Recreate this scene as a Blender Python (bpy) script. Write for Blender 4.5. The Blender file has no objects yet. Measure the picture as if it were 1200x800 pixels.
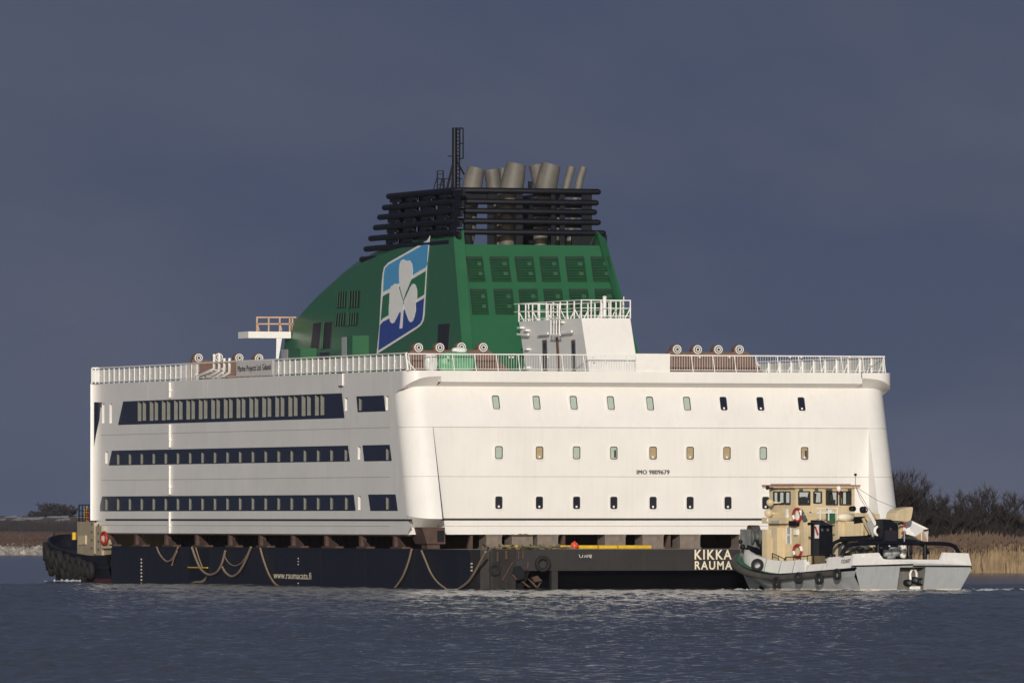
import bpy, bmesh, math, random
import numpy as np
from mathutils import Vector, Matrix
R = math.radians
random.seed(7)
sc = bpy.context.scene
COL = sc.collection

# ------------------------------------------------------------------ camera
# world: X along the stern wall of the superstructure, Y along its side, Z up,
# origin at the near lower corner on the water.
TH = R(19.5); SN, CS = math.sin(TH), math.cos(TH)
F_PX, DIST, CAM_H = 11430.0, 600.0, 4.4
PT = math.atan(205.0 / F_PX)
FW = Vector((SN*math.cos(PT), CS*math.cos(PT), math.sin(PT)))
RT = Vector((CS, -SN, 0))
UP = Vector((-SN*math.sin(PT), -CS*math.sin(PT), math.cos(PT)))
CAM = Vector((-DIST*SN + 6.51*CS, -DIST*CS - 6.51*SN, CAM_H))
cam = bpy.data.cameras.new('camera'); cam_o = bpy.data.objects.new('camera', cam); COL.objects.link(cam_o)
m3 = Matrix((RT, UP, -FW)).transposed()
cam_o.matrix_world = Matrix.Translation(CAM) @ m3.to_4x4()
cam.sensor_width = 36.0; cam.lens = 36.0*F_PX/1200.0
cam.clip_start = 1.0; cam.clip_end = 40000.0
sc.camera = cam_o

# ------------------------------------------------------------------ world and sun
SUN_EL = 13.0; SUN_AZ = 22.0          # low winter sun behind the camera, 22 deg off the stern's normal
sun_dir = Vector((-math.sin(R(SUN_AZ))*math.cos(R(SUN_EL)), -math.cos(R(SUN_AZ))*math.cos(R(SUN_EL)), math.sin(R(SUN_EL))))
sd = bpy.data.lights.new('sun', 'SUN'); sd.energy = 2.8; sd.angle = R(0.5); sd.color = (1.0, 0.93, 0.85)
so = bpy.data.objects.new('sun', sd); COL.objects.link(so)
so.rotation_euler = sun_dir.to_track_quat('Z', 'Y').to_euler(); so.location = (0, -200, 300)
W = bpy.data.worlds.new('World'); sc.world = W; W.use_nodes = True
def build_world():
    nt = W.node_tree; nt.nodes.clear(); N = nt.nodes.new; L = nt.links.new
    out = N('ShaderNodeOutputWorld')
    sky = N('ShaderNodeTexSky'); sky.sky_type = 'NISHITA'; sky.sun_disc = False
    sky.sun_elevation = R(SUN_EL); sky.sun_rotation = R(180+SUN_AZ)
    b1 = N('ShaderNodeBackground'); b1.inputs['Strength'].default_value = 0.075
    L(sky.outputs[0], b1.inputs['Color'])
    tc = N('ShaderNodeTexCoord')
    # slate storm clouds: soft noise over the direction
    mp = N('ShaderNodeMapping'); mp.inputs['Scale'].default_value = (7, 7, 16); mp.inputs['Location'].default_value = (3.1, 1.7, 0.4)
    L(tc.outputs['Generated'], mp.inputs['Vector'])
    no = N('ShaderNodeTexNoise'); no.inputs['Scale'].default_value = 1.6; no.inputs['Detail'].default_value = 7; no.inputs['Roughness'].default_value = 0.55; no.inputs['Distortion'].default_value = 0.3
    L(mp.outputs[0], no.inputs['Vector'])
    cr = N('ShaderNodeValToRGB')
    e = cr.color_ramp.elements
    e[0].position = 0.38; e[0].color = (0.062, 0.079, 0.135, 1)
    e[1].position = 0.64; e[1].color = (0.095, 0.107, 0.154, 1)
    L(no.outputs['Fac'], cr.inputs['Fac'])
    b2 = N('ShaderNodeBackground'); b2.inputs['Strength'].default_value = 1.0
    L(cr.outputs[0], b2.inputs['Color'])
    # the storm fills the half in front of the camera, clear sky behind it where the sun stands
    dp = N('ShaderNodeVectorMath'); dp.operation = 'DOT_PRODUCT'; dp.inputs[1].default_value = (SN, CS, 0)
    L(tc.outputs['Generated'], dp.inputs[0])
    mr = N('ShaderNodeMapRange'); mr.interpolation_type = 'SMOOTHSTEP'
    mr.inputs['From Min'].default_value = -0.55; mr.inputs['From Max'].default_value = 0.35
    L(dp.outputs['Value'], mr.inputs['Value'])
    mx = N('ShaderNodeMixShader')
    L(mr.outputs[0], mx.inputs[0]); L(b1.outputs[0], mx.inputs[1]); L(b2.outputs[0], mx.inputs[2])
    L(mx.outputs[0], out.inputs['Surface'])
build_world()
vs = sc.view_settings
vs.view_transform = 'Standard'; vs.look = 'None'; vs.exposure = 0.0; vs.gamma = 1.0; vs.use_curve_mapping = False

# ------------------------------------------------------------------ helpers
def ray(px, py): return FW*F_PX + RT*(px-600) + UP*(400-py)
def pP(px, py, n, d):
    r = ray(px, py); n = Vector(n)
    return CAM + r*((d - n.dot(CAM))/n.dot(r))
def pX(px, py, v): return pP(px, py, (1,0,0), v)
def pY(px, py, v): return pP(px, py, (0,1,0), v)
def pD(px, py, d): return pP(px, py, (SN,CS,0), d-DIST)

ORG = {}
def V(p): return Vector(p)
class MB:
    def __init__(s): s.v=[]; s.f=[]; s.m=[]; s.sm=[]
    def add(s, vs_, fs, m=0, smooth=False):
        o=len(s.v); s.v += [tuple(p) for p in vs_]
        for f in fs: s.f.append(tuple(i+o for i in f)); s.m.append(m); s.sm.append(smooth)
        return s
    def poly(s, pts, m=0): return s.add(pts, [tuple(range(len(pts)))], m)
    def box(s, a, b, m=0):
        x0,y0,z0 = [min(a[i],b[i]) for i in range(3)]; x1,y1,z1 = [max(a[i],b[i]) for i in range(3)]
        return s.add([(x0,y0,z0),(x1,y0,z0),(x1,y1,z0),(x0,y1,z0),(x0,y0,z1),(x1,y0,z1),(x1,y1,z1),(x0,y1,z1)],
              [(3,2,1,0),(4,5,6,7),(0,1,5,4),(1,2,6,5),(2,3,7,6),(3,0,4,7)], m)
    def hexa(s, b4, t4, m=0):
        return s.add(list(b4)+list(t4), [(3,2,1,0),(4,5,6,7),(0,1,5,4),(1,2,6,5),(2,3,7,6),(3,0,4,7)], m)
    def prism(s, pts, vec, m=0, mside=None):
        n=len(pts); vec=V(vec); a=[V(p) for p in pts]; b=[p+vec for p in a]
        s.add(a+b, [tuple(range(n)), tuple(range(2*n-1,n-1,-1))], m)
        s.add(a+b, [(i,(i+1)%n,n+(i+1)%n,n+i) for i in range(n)], m if mside is None else mside)
        return s
    def tube(s, path, r, n=8, m=0, caps=True, smooth=True):
        P=[V(p) for p in path]; rs = r if isinstance(r,(list,tuple)) else [r]*len(P)
        rings=[]; up=None
        for i,p in enumerate(P):
            t = (P[min(i+1,len(P)-1)]-P[max(i-1,0)])
            if t.length<1e-9: t=Vector((0,0,1))
            t.normalize()
            if up is None: up = Vector((0,0,1)) if abs(t.z)<0.95 else Vector((1,0,0))
            a=t.cross(up)
            if a.length<1e-4: a=t.cross(Vector((1,0,0)))
            a.normalize(); b=a.cross(t); up=b
            rings.append([p+(a*math.cos(2*math.pi*k/n+math.pi/n)+b*math.sin(2*math.pi*k/n+math.pi/n))*rs[i] for k in range(n)])
        vs_=[q for rg in rings for q in rg]; fs=[]
        for i in range(len(P)-1):
            for k in range(n):
                fs.append((i*n+k, i*n+(k+1)%n, (i+1)*n+(k+1)%n, (i+1)*n+k))
        s.add(vs_, fs, m, smooth and n>4)
        if caps:
            s.add(rings[0], [tuple(range(n))], m); s.add(rings[-1], [tuple(range(n-1,-1,-1))], m)
        return s
    def bar(s, a, b, w=0.03, m=0): return s.tube([a,b], w*0.7071, 4, m, True, False)
    def lathe(s, prof, axis_o, ax, n=20, m=0, smooth=True):   # prof: (r, h)
        ax=V(ax).normalized(); u=ax.orthogonal().normalized(); w=ax.cross(u); o=V(axis_o)
        vs_=[]; fs=[]
        for (r,h) in prof:
            for k in range(n):
                a=2*math.pi*k/n; vs_.append(o+ax*h+(u*math.cos(a)+w*math.sin(a))*r)
        for i in range(len(prof)-1):
            for k in range(n): fs.append((i*n+k,i*n+(k+1)%n,(i+1)*n+(k+1)%n,(i+1)*n+k))
        return s.add(vs_,fs,m,smooth)
    def disc(s, c, r, nrm, n=20, m=0):
        ax=V(nrm).normalized(); u=ax.orthogonal().normalized(); w=ax.cross(u); c=V(c)
        return s.poly([c+(u*math.cos(2*math.pi*k/n)+w*math.sin(2*math.pi*k/n))*r for k in range(n)], m)
    def mesh(s, name, mats, org=(0,0,0)):
        me=bpy.data.meshes.new(name); o=V(org)
        me.from_pydata([tuple(V(p)-o) for p in s.v], [], s.f)
        for mt in mats: me.materials.append(mt)
        me.polygons.foreach_set('material_index', s.m); me.polygons.foreach_set('use_smooth', s.sm)
        me.update(); return me
    def build(s, name, mats, parent=None, org=None, stuff=False):
        if not isinstance(mats,(list,tuple)): mats=[mats]
        if parent is not None: o_=ORG.get(parent.name, Vector((0,0,0)))
        elif org is not None: o_=V(org)
        else: o_=Vector((0,0,0))
        ob=bpy.data.objects.new(name, s.mesh(name, mats, o_)); COL.objects.link(ob)
        if parent is not None: ob.parent=parent
        else: ob.location=o_
        ORG[ob.name]=o_
        if stuff: ob['kind']='stuff'
        return ob
def tag(o, label=None, cat=None, group=None, kind=None):
    if label: o['label']=label
    if cat: o['category']=cat
    if group: o['group']=group
    if kind: o['kind']=kind
    return o
def thing(name, label, cat, loc=(0,0,0), rz=0.0, group=None):
    o=bpy.data.objects.new(name,None); COL.objects.link(o); o.location=loc; o.rotation_euler=(0,0,rz)
    o.empty_display_size=0.5
    ORG[o.name]=V(loc) if rz==0 else Vector((0,0,0))
    return tag(o,label,cat,group)
def place(name, me, parent, loc, rot=(0,0,0)):        # a part that shares mesh data
    o=bpy.data.objects.new(name, me); COL.objects.link(o)
    if parent is not None: o.parent=parent; o.location=V(loc)-ORG.get(parent.name,Vector((0,0,0)))
    else: o.location=loc
    o.rotation_euler=rot; ORG[o.name]=V(loc); return o

# ------------------------------------------------------------------ materials
def mat(name, col, rough=0.5, metal=0.0, var=0.12, scale=1.5, streak=0.0, streak_col=(0.12,0.07,0.04), bump=0.0, bscale=6.0, bstretch=(1,1,1), spec=0.5, coat=0.0):
    m=bpy.data.materials.new(name); m.use_nodes=True; nt=m.node_tree; N=nt.nodes.new; L=nt.links.new
    p=nt.nodes['Principled BSDF']; p.inputs['Roughness'].default_value=rough; p.inputs['Metallic'].default_value=metal
    p.inputs['Specular IOR Level'].default_value=spec
    if coat: p.inputs['Coat Weight'].default_value=coat
    tc=N('ShaderNodeTexCoord')
    no=N('ShaderNodeTexNoise'); no.inputs['Scale'].default_value=scale; no.inputs['Detail'].default_value=6; no.inputs['Roughness'].default_value=0.6
    L(tc.outputs['Object'],no.inputs['Vector'])
    mr=N('ShaderNodeMapRange'); mr.inputs['From Min'].default_value=0.3; mr.inputs['From Max'].default_value=0.7
    mr.inputs['To Min'].default_value=1-var; mr.inputs['To Max'].default_value=1+var*0.6
    L(no.outputs['Fac'],mr.inputs['Value'])
    mu=N('ShaderNodeVectorMath'); mu.operation='SCALE'; mu.inputs[0].default_value=col[:3]; L(mr.outputs[0],mu.inputs['Scale'])
    last=mu.outputs[0]
    if streak>0:                                   # vertical rust and dirt runs
        mp=N('ShaderNodeMapping'); mp.inputs['Scale'].default_value=(3.5,3.5,0.16); L(tc.outputs['Object'],mp.inputs['Vector'])
        n2=N('ShaderNodeTexNoise'); n2.inputs['Scale'].default_value=1.3; n2.inputs['Detail'].default_value=5; n2.inputs['Roughness'].default_value=0.65
        L(mp.outputs[0],n2.inputs['Vector'])
        m2=N('ShaderNodeMapRange'); m2.inputs['From Min'].default_value=0.5; m2.inputs['From Max'].default_value=0.78
        m2.inputs['To Max'].default_value=streak; L(n2.outputs['Fac'],m2.inputs['Value'])
        mx=N('ShaderNodeMix'); mx.data_type='RGBA'; L(m2.outputs[0],mx.inputs['Factor']); L(last,mx.inputs['A']); mx.inputs['B'].default_value=(*streak_col,1)
        last=mx.outputs['Result']
    L(last,p.inputs['Base Color'])
    m3_=N('ShaderNodeMapRange'); m3_.inputs['To Min'].default_value=max(0.02,rough-0.1); m3_.inputs['To Max'].default_value=min(1,rough+0.1)
    L(no.outputs['Fac'],m3_.inputs['Value']); L(m3_.outputs[0],p.inputs['Roughness'])
    if bump>0:
        mp=N('ShaderNodeMapping'); mp.inputs['Scale'].default_value=bstretch; L(tc.outputs['Object'],mp.inputs['Vector'])
        n3=N('ShaderNodeTexNoise'); n3.inputs['Scale'].default_value=bscale; n3.inputs['Detail'].default_value=3; L(mp.outputs[0],n3.inputs['Vector'])
        b=N('ShaderNodeBump'); b.inputs['Strength'].default_value=1.0; b.inputs['Distance'].default_value=bump
        L(n3.outputs['Fac'],b.inputs['Height']); L(b.outputs[0],p.inputs['Normal'])
    return m
M={}
M['white']=mat('white_ship_paint',(0.80,0.79,0.77),0.38,var=0.05,scale=0.35,streak=0.16,streak_col=(0.54,0.46,0.37),bump=0.017,bscale=1.0,bstretch=(1.5,1.5,0.3))
M['trim']=mat('white_trim_paint',(0.82,0.81,0.79),0.4,var=0.05,scale=2)
M['band']=mat('navy_band_paint',(0.010,0.014,0.032),0.3,var=0.15,scale=1)
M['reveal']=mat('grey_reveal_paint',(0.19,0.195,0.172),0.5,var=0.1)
M['glass_pale']=mat('pale_curtained_glass',(0.40,0.42,0.36),0.12,var=0.10,scale=3)
M['glass_green']=mat('pale_green_glass',(0.42,0.50,0.44),0.15,var=0.10,scale=3)
M['glass_tan']=mat('tan_blind_glass',(0.42,0.33,0.20),0.2,var=0.18,scale=3)
M['glass_dark']=mat('dark_glass',(0.012,0.015,0.030),0.07,var=0.3,scale=3)
M['gasket']=mat('black_gasket',(0.03,0.03,0.035),0.6)
M['grey']=mat('grey_paint',(0.36,0.38,0.39),0.45,var=0.1,scale=1.2,streak=0.25,streak_col=(0.22,0.2,0.17))
M['darkgrey']=mat('dark_grey_steel',(0.10,0.105,0.11),0.55,var=0.25,scale=2,streak=0.3)
M['black']=mat('black_paint',(0.005,0.006,0.011),0.5,var=0.3,scale=1.5,spec=0.3)
M['green']=mat('funnel_green_paint',(0.022,0.115,0.050),0.36,var=0.08,scale=0.5,streak=0.12,streak_col=(0.03,0.10,0.05),bump=0.006,bscale=1.0,bstretch=(1.2,1.2,0.5))
M['louvre']=mat('dark_green_louvre',(0.018,0.075,0.036),0.5,var=0.15,scale=2)
M['louvre_lit']=mat('louvre_highlight_green',(0.030,0.10,0.048),0.5,var=0.2)  # paler copy of the louvre green, painted as highlights
M['navyblack']=mat('louvre_black',(0.016,0.014,0.024),0.55,var=0.2)
M['logo_white']=mat('emblem_white',(0.80,0.80,0.78),0.4,var=0.04)
M['logo_sky']=mat('emblem_sky_blue',(0.075,0.32,0.60),0.4,var=0.05)
M['logo_green']=mat('emblem_green',(0.02,0.15,0.06),0.4,var=0.05)
M['logo_navy']=mat('emblem_navy',(0.020,0.055,0.27),0.4,var=0.05)
M['exhaust']=mat('weathered_exhaust_steel',(0.135,0.128,0.114),0.6,metal=0.0,var=0.3,scale=0.9,streak=0.3,streak_col=(0.16,0.13,0.10),bump=0.01,bscale=4)
M['rust']=mat('rusty_primer',(0.078,0.046,0.036),0.8,var=0.35,scale=1.8,streak=0.4,streak_col=(0.07,0.035,0.02),bump=0.01,bscale=9)
M['rustbright']=mat('orange_rust',(0.085,0.048,0.036),0.8,var=0.4,scale=3)
M['lugrust']=mat('brown_primer',(0.17,0.098,0.076),0.8,var=0.25,scale=1.5,streak=0.3)
M['seamgrey']=mat('seam_grey',(0.50,0.48,0.45),0.6,var=0.2,scale=2)
M['taupe']=mat('weathered_support_timber',(0.20,0.165,0.14),0.85,var=0.25,scale=2.5,streak=0.45,streak_col=(0.10,0.06,0.045),bump=0.012,bscale=10)
M['bargeblack']=mat('barge_hull_paint',(0.007,0.008,0.015),0.5,var=0.45,scale=0.35,streak=0.35,streak_col=(0.024,0.019,0.021),bump=0.02,bscale=0.9)
M['corner']=mat('rusty_dark_corner_steel',(0.011,0.010,0.0105),0.7,var=0.5,scale=0.9,streak=0.75,streak_col=(0.036,0.025,0.02),bump=0.03,bscale=2.2)
M['bargegrey']=mat('worn_stern_steel',(0.021,0.020,0.0215),0.7,var=0.4,scale=0.8,streak=0.5,streak_col=(0.038,0.031,0.027),bump=0.015,bscale=2)
M['rubber']=mat('tyre_rubber',(0.012,0.0115,0.012),0.85,var=0.4,scale=4,bump=0.01,bscale=14)
M['gapshade']=mat('gap_shade_rust',(0.040,0.026,0.022),0.85,var=0.4,scale=1.5)  # rust brown darkened to stand for shade in the gaps
M['rope']=mat('weathered_rope',(0.23,0.175,0.125),0.9,var=0.3,scale=6)
M['yellow']=mat('yellow_paint',(0.72,0.44,0.02),0.45,var=0.15,scale=3,streak=0.2)
M['red']=mat('red_paint',(0.38,0.030,0.026),0.45,var=0.15,scale=3)
M['darkred']=mat('faded_boot_topping',(0.11,0.018,0.022),0.6,var=0.3)
M['brickred']=mat('brick_red_trim',(0.33,0.075,0.05),0.5,var=0.2,scale=2)
M['orangered']=mat('orange_red_buoy',(0.75,0.07,0.025),0.4,var=0.1)
M['cream']=mat('cream_lettering',(0.80,0.72,0.56),0.5,var=0.1)
M['beige']=mat('beige_boat_paint',(0.65,0.54,0.35),0.42,var=0.12,scale=1.2,streak=0.5,streak_col=(0.34,0.21,0.10))
M['tugbeige']=mat('dull_beige_tug_paint',(0.43,0.36,0.25),0.5,var=0.15,scale=1.2,streak=0.4,streak_col=(0.2,0.13,0.08))
M['boatwhite']=mat('white_boat_paint',(0.80,0.79,0.77),0.4,var=0.06,scale=1.2,streak=0.28,streak_col=(0.5,0.42,0.33),bump=0.012,bscale=2)
M['winchgrey']=mat('worn_winch_grey',(0.19,0.20,0.20),0.6,var=0.35,scale=2.5,streak=0.6,streak_col=(0.08,0.06,0.05))
M['recess']=mat('dull_grey_recess',(0.17,0.17,0.155),0.6,var=0.25,scale=2,streak=0.4)
M['boatgrey']=mat('grey_boat_hull',(0.42,0.44,0.46),0.45,var=0.08,scale=1.0,streak=0.35,streak_col=(0.22,0.21,0.18),bump=0.012,bscale=1.6)
M['deckgreen']=mat('green_deck_paint',(0.02,0.13,0.06),0.6,var=0.3,scale=2)
M['tarpgreen']=mat('green_tarpaulin',(0.13,0.40,0.22),0.45,var=0.3,scale=2.2,bump=0.05,bscale=3)
M['plastic']=mat('white_plastic_sheet',(0.72,0.75,0.74),0.35,var=0.15,scale=2,bump=0.05,bscale=3)
M['panel']=mat('pale_grey_rail_panel',(0.64,0.65,0.63),0.35,var=0.06,scale=1)
M['banner']=mat('light_grey_banner',(0.66,0.65,0.64),0.5,var=0.06)
M['orange_primer']=mat('orange_primer_rail',(0.58,0.39,0.25),0.6,var=0.15)
M['text']=mat('dark_lettering',(0.03,0.03,0.035),0.5)
M['interior']=mat('dark_interior',(0.03,0.035,0.04),0.7)
def glass_mat():
    m=bpy.data.materials.new('clear_window_glass'); m.use_nodes=True; nt=m.node_tree; nt.nodes.clear(); N=nt.nodes.new
    o=N('ShaderNodeOutputMaterial'); t=N('ShaderNodeBsdfTransparent'); t.inputs[0].default_value=(0.80,0.84,0.84,1)
    g=N('ShaderNodeBsdfGlossy'); g.inputs['Roughness'].default_value=0.04
    mx=N('ShaderNodeMixShader'); mx.inputs[0].default_value=0.10; nt.links.new(t.outputs[0],mx.inputs[1]); nt.links.new(g.outputs[0],mx.inputs[2]); nt.links.new(mx.outputs[0],o.inputs[0]); return m
M['clear']=glass_mat()

def grid_holes(mb, to3, u0,u1,v0,v1, holes, m=0, extra_u=(), extra_v=()):
    us=sorted({round(x,5) for h in holes for x in (h[0],h[1])}|{u0,u1}|set(extra_u)); vs_=sorted({round(x,5) for h in holes for x in (h[2],h[3])}|{v0,v1}|set(extra_v))
    us=[u for u in us if u0-1e-6<=u<=u1+1e-6]; vs_=[v for v in vs_ if v0-1e-6<=v<=v1+1e-6]
    idx={}; vl=[]; fl=[]
    def vid(i,j):
        if (i,j) not in idx: idx[(i,j)]=len(vl); vl.append(to3(us[i],vs_[j]))
        return idx[(i,j)]
    for i in range(len(us)-1):
        cu=(us[i]+us[i+1])/2; hs=[h for h in holes if h[0]<cu<h[1]]
        for j in range(len(vs_)-1):
            cv=(vs_[j]+vs_[j+1])/2
            if any(h[2]<cv<h[3] for h in hs): continue
            fl.append((vid(i,j),vid(i+1,j),vid(i+1,j+1),vid(i,j+1)))
    mb.add(vl,fl,m)

def text_obj(name, s, bl, xv, yv, material, parent=None, off=0.0, org=None, sp=1.0, bold=0.0):
    c=bpy.data.curves.new(name,'FONT'); c.body=s; c.offset=off; c.resolution_u=3; c.space_character=sp
    t=bpy.data.objects.new('tmp',c); COL.objects.link(t)
    dg=bpy.context.evaluated_depsgraph_get(); me=bpy.data.meshes.new_from_object(t.evaluated_get(dg))
    bpy.data.objects.remove(t); bpy.data.curves.remove(c)
    xs=[v.co.x for v in me.vertices]; ys=[v.co.y for v in me.vertices]; x0,x1,y0,y1=min(xs),max(xs),min(ys),max(ys)
    o_=ORG.get(parent.name,Vector((0,0,0))) if parent is not None else V(org or bl)
    for v in me.vertices: v.co = V(bl)+V(xv)*((v.co.x-x0)/(x1-x0))+V(yv)*((v.co.y-y0)/(y1-y0))-o_
    if bold:
        bm=bmesh.new(); bm.from_mesh(me); src=me.copy(); nv=V(xv).cross(V(yv)).normalized(); b_=0
        for k in (1,2,3):
            n0=len(bm.verts); bm.from_mesh(src); bm.verts.ensure_lookup_table()
            for v in bm.verts[n0:]: v.co += V(xv).normalized()*(bold*k/3)+nv*(.0015*k)
        bm.to_mesh(me); bm.free(); bpy.data.meshes.remove(src)
    me.materials.clear(); me.materials.append(material); me.name=name
    ob=bpy.data.objects.new(name,me); COL.objects.link(ob)
    if parent is not None: ob.parent=parent
    else: ob.location=o_
    ORG[ob.name]=o_; return ob

# ------------------------------------------------------------------ water, shores
def rf(r, f, z=0.0):          # ground point r metres right of and f metres ahead of the camera
    return Vector((CAM.x+r*CS+f*SN, CAM.y-r*SN+f*CS, z))
WAVE=0.175
def water():
    m=bpy.data.materials.new('river_water'); m.use_nodes=True; nt=m.node_tree; N=nt.nodes.new; L=nt.links.new
    p=nt.nodes['Principled BSDF']; p.inputs['Base Color'].default_value=(0.055,0.062,0.078,1); p.inputs['Roughness'].default_value=0.12; p.inputs['IOR'].default_value=1.333
    tc=N('ShaderNodeTexCoord')
    hs=None
    for (scx,scy,amp,sc_,det) in ((1.6,2.2,0.05,1.0,3),(5.0,6.5,0.014,1.0,2)):
        mp=N('ShaderNodeMapping'); mp.inputs['Rotation'].default_value=(0,0,TH); mp.inputs['Scale'].default_value=(scx,scy,1)
        L(tc.outputs['Object'],mp.inputs['Vector'])
        n=N('ShaderNodeTexNoise'); n.inputs['Scale'].default_value=sc_; n.inputs['Detail'].default_value=det; n.inputs['Distortion'].default_value=0.4
        L(mp.outputs[0],n.inputs['Vector'])
        s=N('ShaderNodeMath'); s.operation='MULTIPLY'; s.inputs[1].default_value=amp; L(n.outputs['Fac'],s.inputs[0])
        if hs is None: hs=s.outputs[0]
        else:
            a=N('ShaderNodeMath'); L(hs,a.inputs[0]); L(s.outputs[0],a.inputs[1]); hs=a.outputs[0]
    b=N('ShaderNodeBump'); b.inputs['Strength'].default_value=1.0; b.inputs['Distance'].default_value=1.0
    L(hs,b.inputs['Height']); L(b.outputs[0],p.inputs['Normal'])
    # one sheet: real waves in the reach in front of the barge, flat beyond
    rng=np.random.default_rng(11)
    f0,f1,df=235.0,640.0,0.18
    nf=int((f1-f0)/df)+1; nr=330
    fv=np.linspace(f0,f1,nf)[:,None]; t=np.linspace(-1,1,nr)[None,:]
    rv=t*(fv*0.0535+6.0); fv=fv+0*rv
    z=np.zeros_like(rv)
    for lam in np.geomspace(0.55,2.4,46):
        th=rng.normal(0.35,0.65); k=2*np.pi/lam
        z+=WAVE*np.sqrt(2/46.0)/k*np.sin(k*(rv*np.sin(th)+fv*np.cos(th))+rng.uniform(0,6.28))
    gust=0.75+0.45*np.sin(rv*0.09+fv*0.031+1.0)*np.sin(fv*0.047-rv*0.05)
    def gn(a,b,seed):                       # smooth value noise for wind patches
        g=np.random.default_rng(seed).random((64,64)); i=np.floor(a).astype(int); j=np.floor(b).astype(int); u=a-i; w=b-j; u=u*u*(3-2*u); w=w*w*(3-2*w)
        q=lambda x,y: g[x%64,y%64]
        return (q(i,j)*(1-u)+q(i+1,j)*u)*(1-w)+(q(i,j+1)*(1-u)+q(i+1,j+1)*u)*w
    gust=(0.35+0.65*gn(rv/3.0,fv/9.0,1)+0.55*gn(rv/14.0,fv/40.0,2))
    edge=np.clip(np.minimum((fv-f0)/12,(f1-fv)/12),0,1)*np.clip((1-np.abs(t))*14,0,1)
    # slack water round the workboat and along the barge
    lee=1-0.75*np.exp(-(((fv-562)/11.0)**2))*np.clip((rv-9)/5,0,1)
    z*=gust*edge*lee
    X=CAM.x+rv*CS+fv*SN; Y=CAM.y-rv*SN+fv*CS
    vs_=np.stack([X.ravel(),Y.ravel(),z.ravel()],1)
    a=(np.arange(nf-1)[:,None]*nr+np.arange(nr-1)[None,:]).ravel()
    quads=np.stack([a,a+1,a+nr+1,a+nr],1)
    c=[0,nr-1,nf*nr-1,(nf-1)*nr]; n0=nf*nr
    big=[rf(r,f) for (r,f) in ((-1500,-200),(1500,-200),(1500,5200),(-1500,5200))]
    vs_=np.vstack([vs_,np.array([tuple(p) for p in big])])
    ring=np.array([[n0+i,n0+(i+1)%4,c[(i+1)%4],c[i]] for i in range(4)])
    fs=np.vstack([quads,ring]).astype(np.int32)
    me=bpy.data.meshes.new('water'); me.vertices.add(len(vs_)); me.vertices.foreach_set('co',vs_.astype(np.float32).ravel())
    me.loops.add(fs.size); me.loops.foreach_set('vertex_index',fs.ravel()); me.polygons.add(len(fs))
    me.polygons.foreach_set('loop_start',np.arange(len(fs))*4); me.polygons.foreach_set('loop_total',np.full(len(fs),4))
    me.polygons.foreach_set('use_smooth',np.ones(len(fs),bool)); me.update(calc_edges=True); me.validate(); me.materials.append(m)
    o=bpy.data.objects.new('water',me); COL.objects.link(o); tag(o,kind='structure')
water()
def hsh(a,b): 
    v=math.sin(a*12.9898+b*78.233)*43758.5453; return v-math.floor(v)
def vnoise(x,y):
    ix,iy=math.floor(x),math.floor(y); fx,fy=x-ix,y-iy; fx=fx*fx*(3-2*fx); fy=fy*fy*(3-2*fy)
    a=hsh(ix,iy)*(1-fx)+hsh(ix+1,iy)*fx; b=hsh(ix,iy+1)*(1-fx)+hsh(ix+1,iy+1)*fx
    return a*(1-fy)+b*fy
M['dune']=mat('dry_grass_ground',(0.13,0.085,0.055),0.95,var=0.35,scale=0.05)
M['snow']=mat('snow_patch',(0.42,0.41,0.41),0.8,var=0.2,scale=0.1)
M['stone']=mat('pale_riprap_stone',(0.36,0.33,0.28),0.85,var=0.45,scale=0.8,bump=0.1,bscale=2)
M['heath']=mat('reddish_heath',(0.10,0.064,0.054),0.95,var=0.5,scale=0.3)
M['thicket']=mat('dark_bare_thicket',(0.032,0.029,0.034),0.95,var=0.4,scale=0.5)
M['bark']=mat('dark_bark',(0.040,0.031,0.028),0.95,var=0.4,scale=1.0)
M['twig']=mat('bare_twigs',(0.034,0.027,0.025),0.95,var=0.4,scale=0.6)
M['reed']=mat('dry_reed_stalk',(0.30,0.215,0.125),0.9,var=0.35,scale=1.2)
M['plume']=mat('reed_plume',(0.125,0.082,0.058),0.95,var=0.4,scale=1.5)

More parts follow.
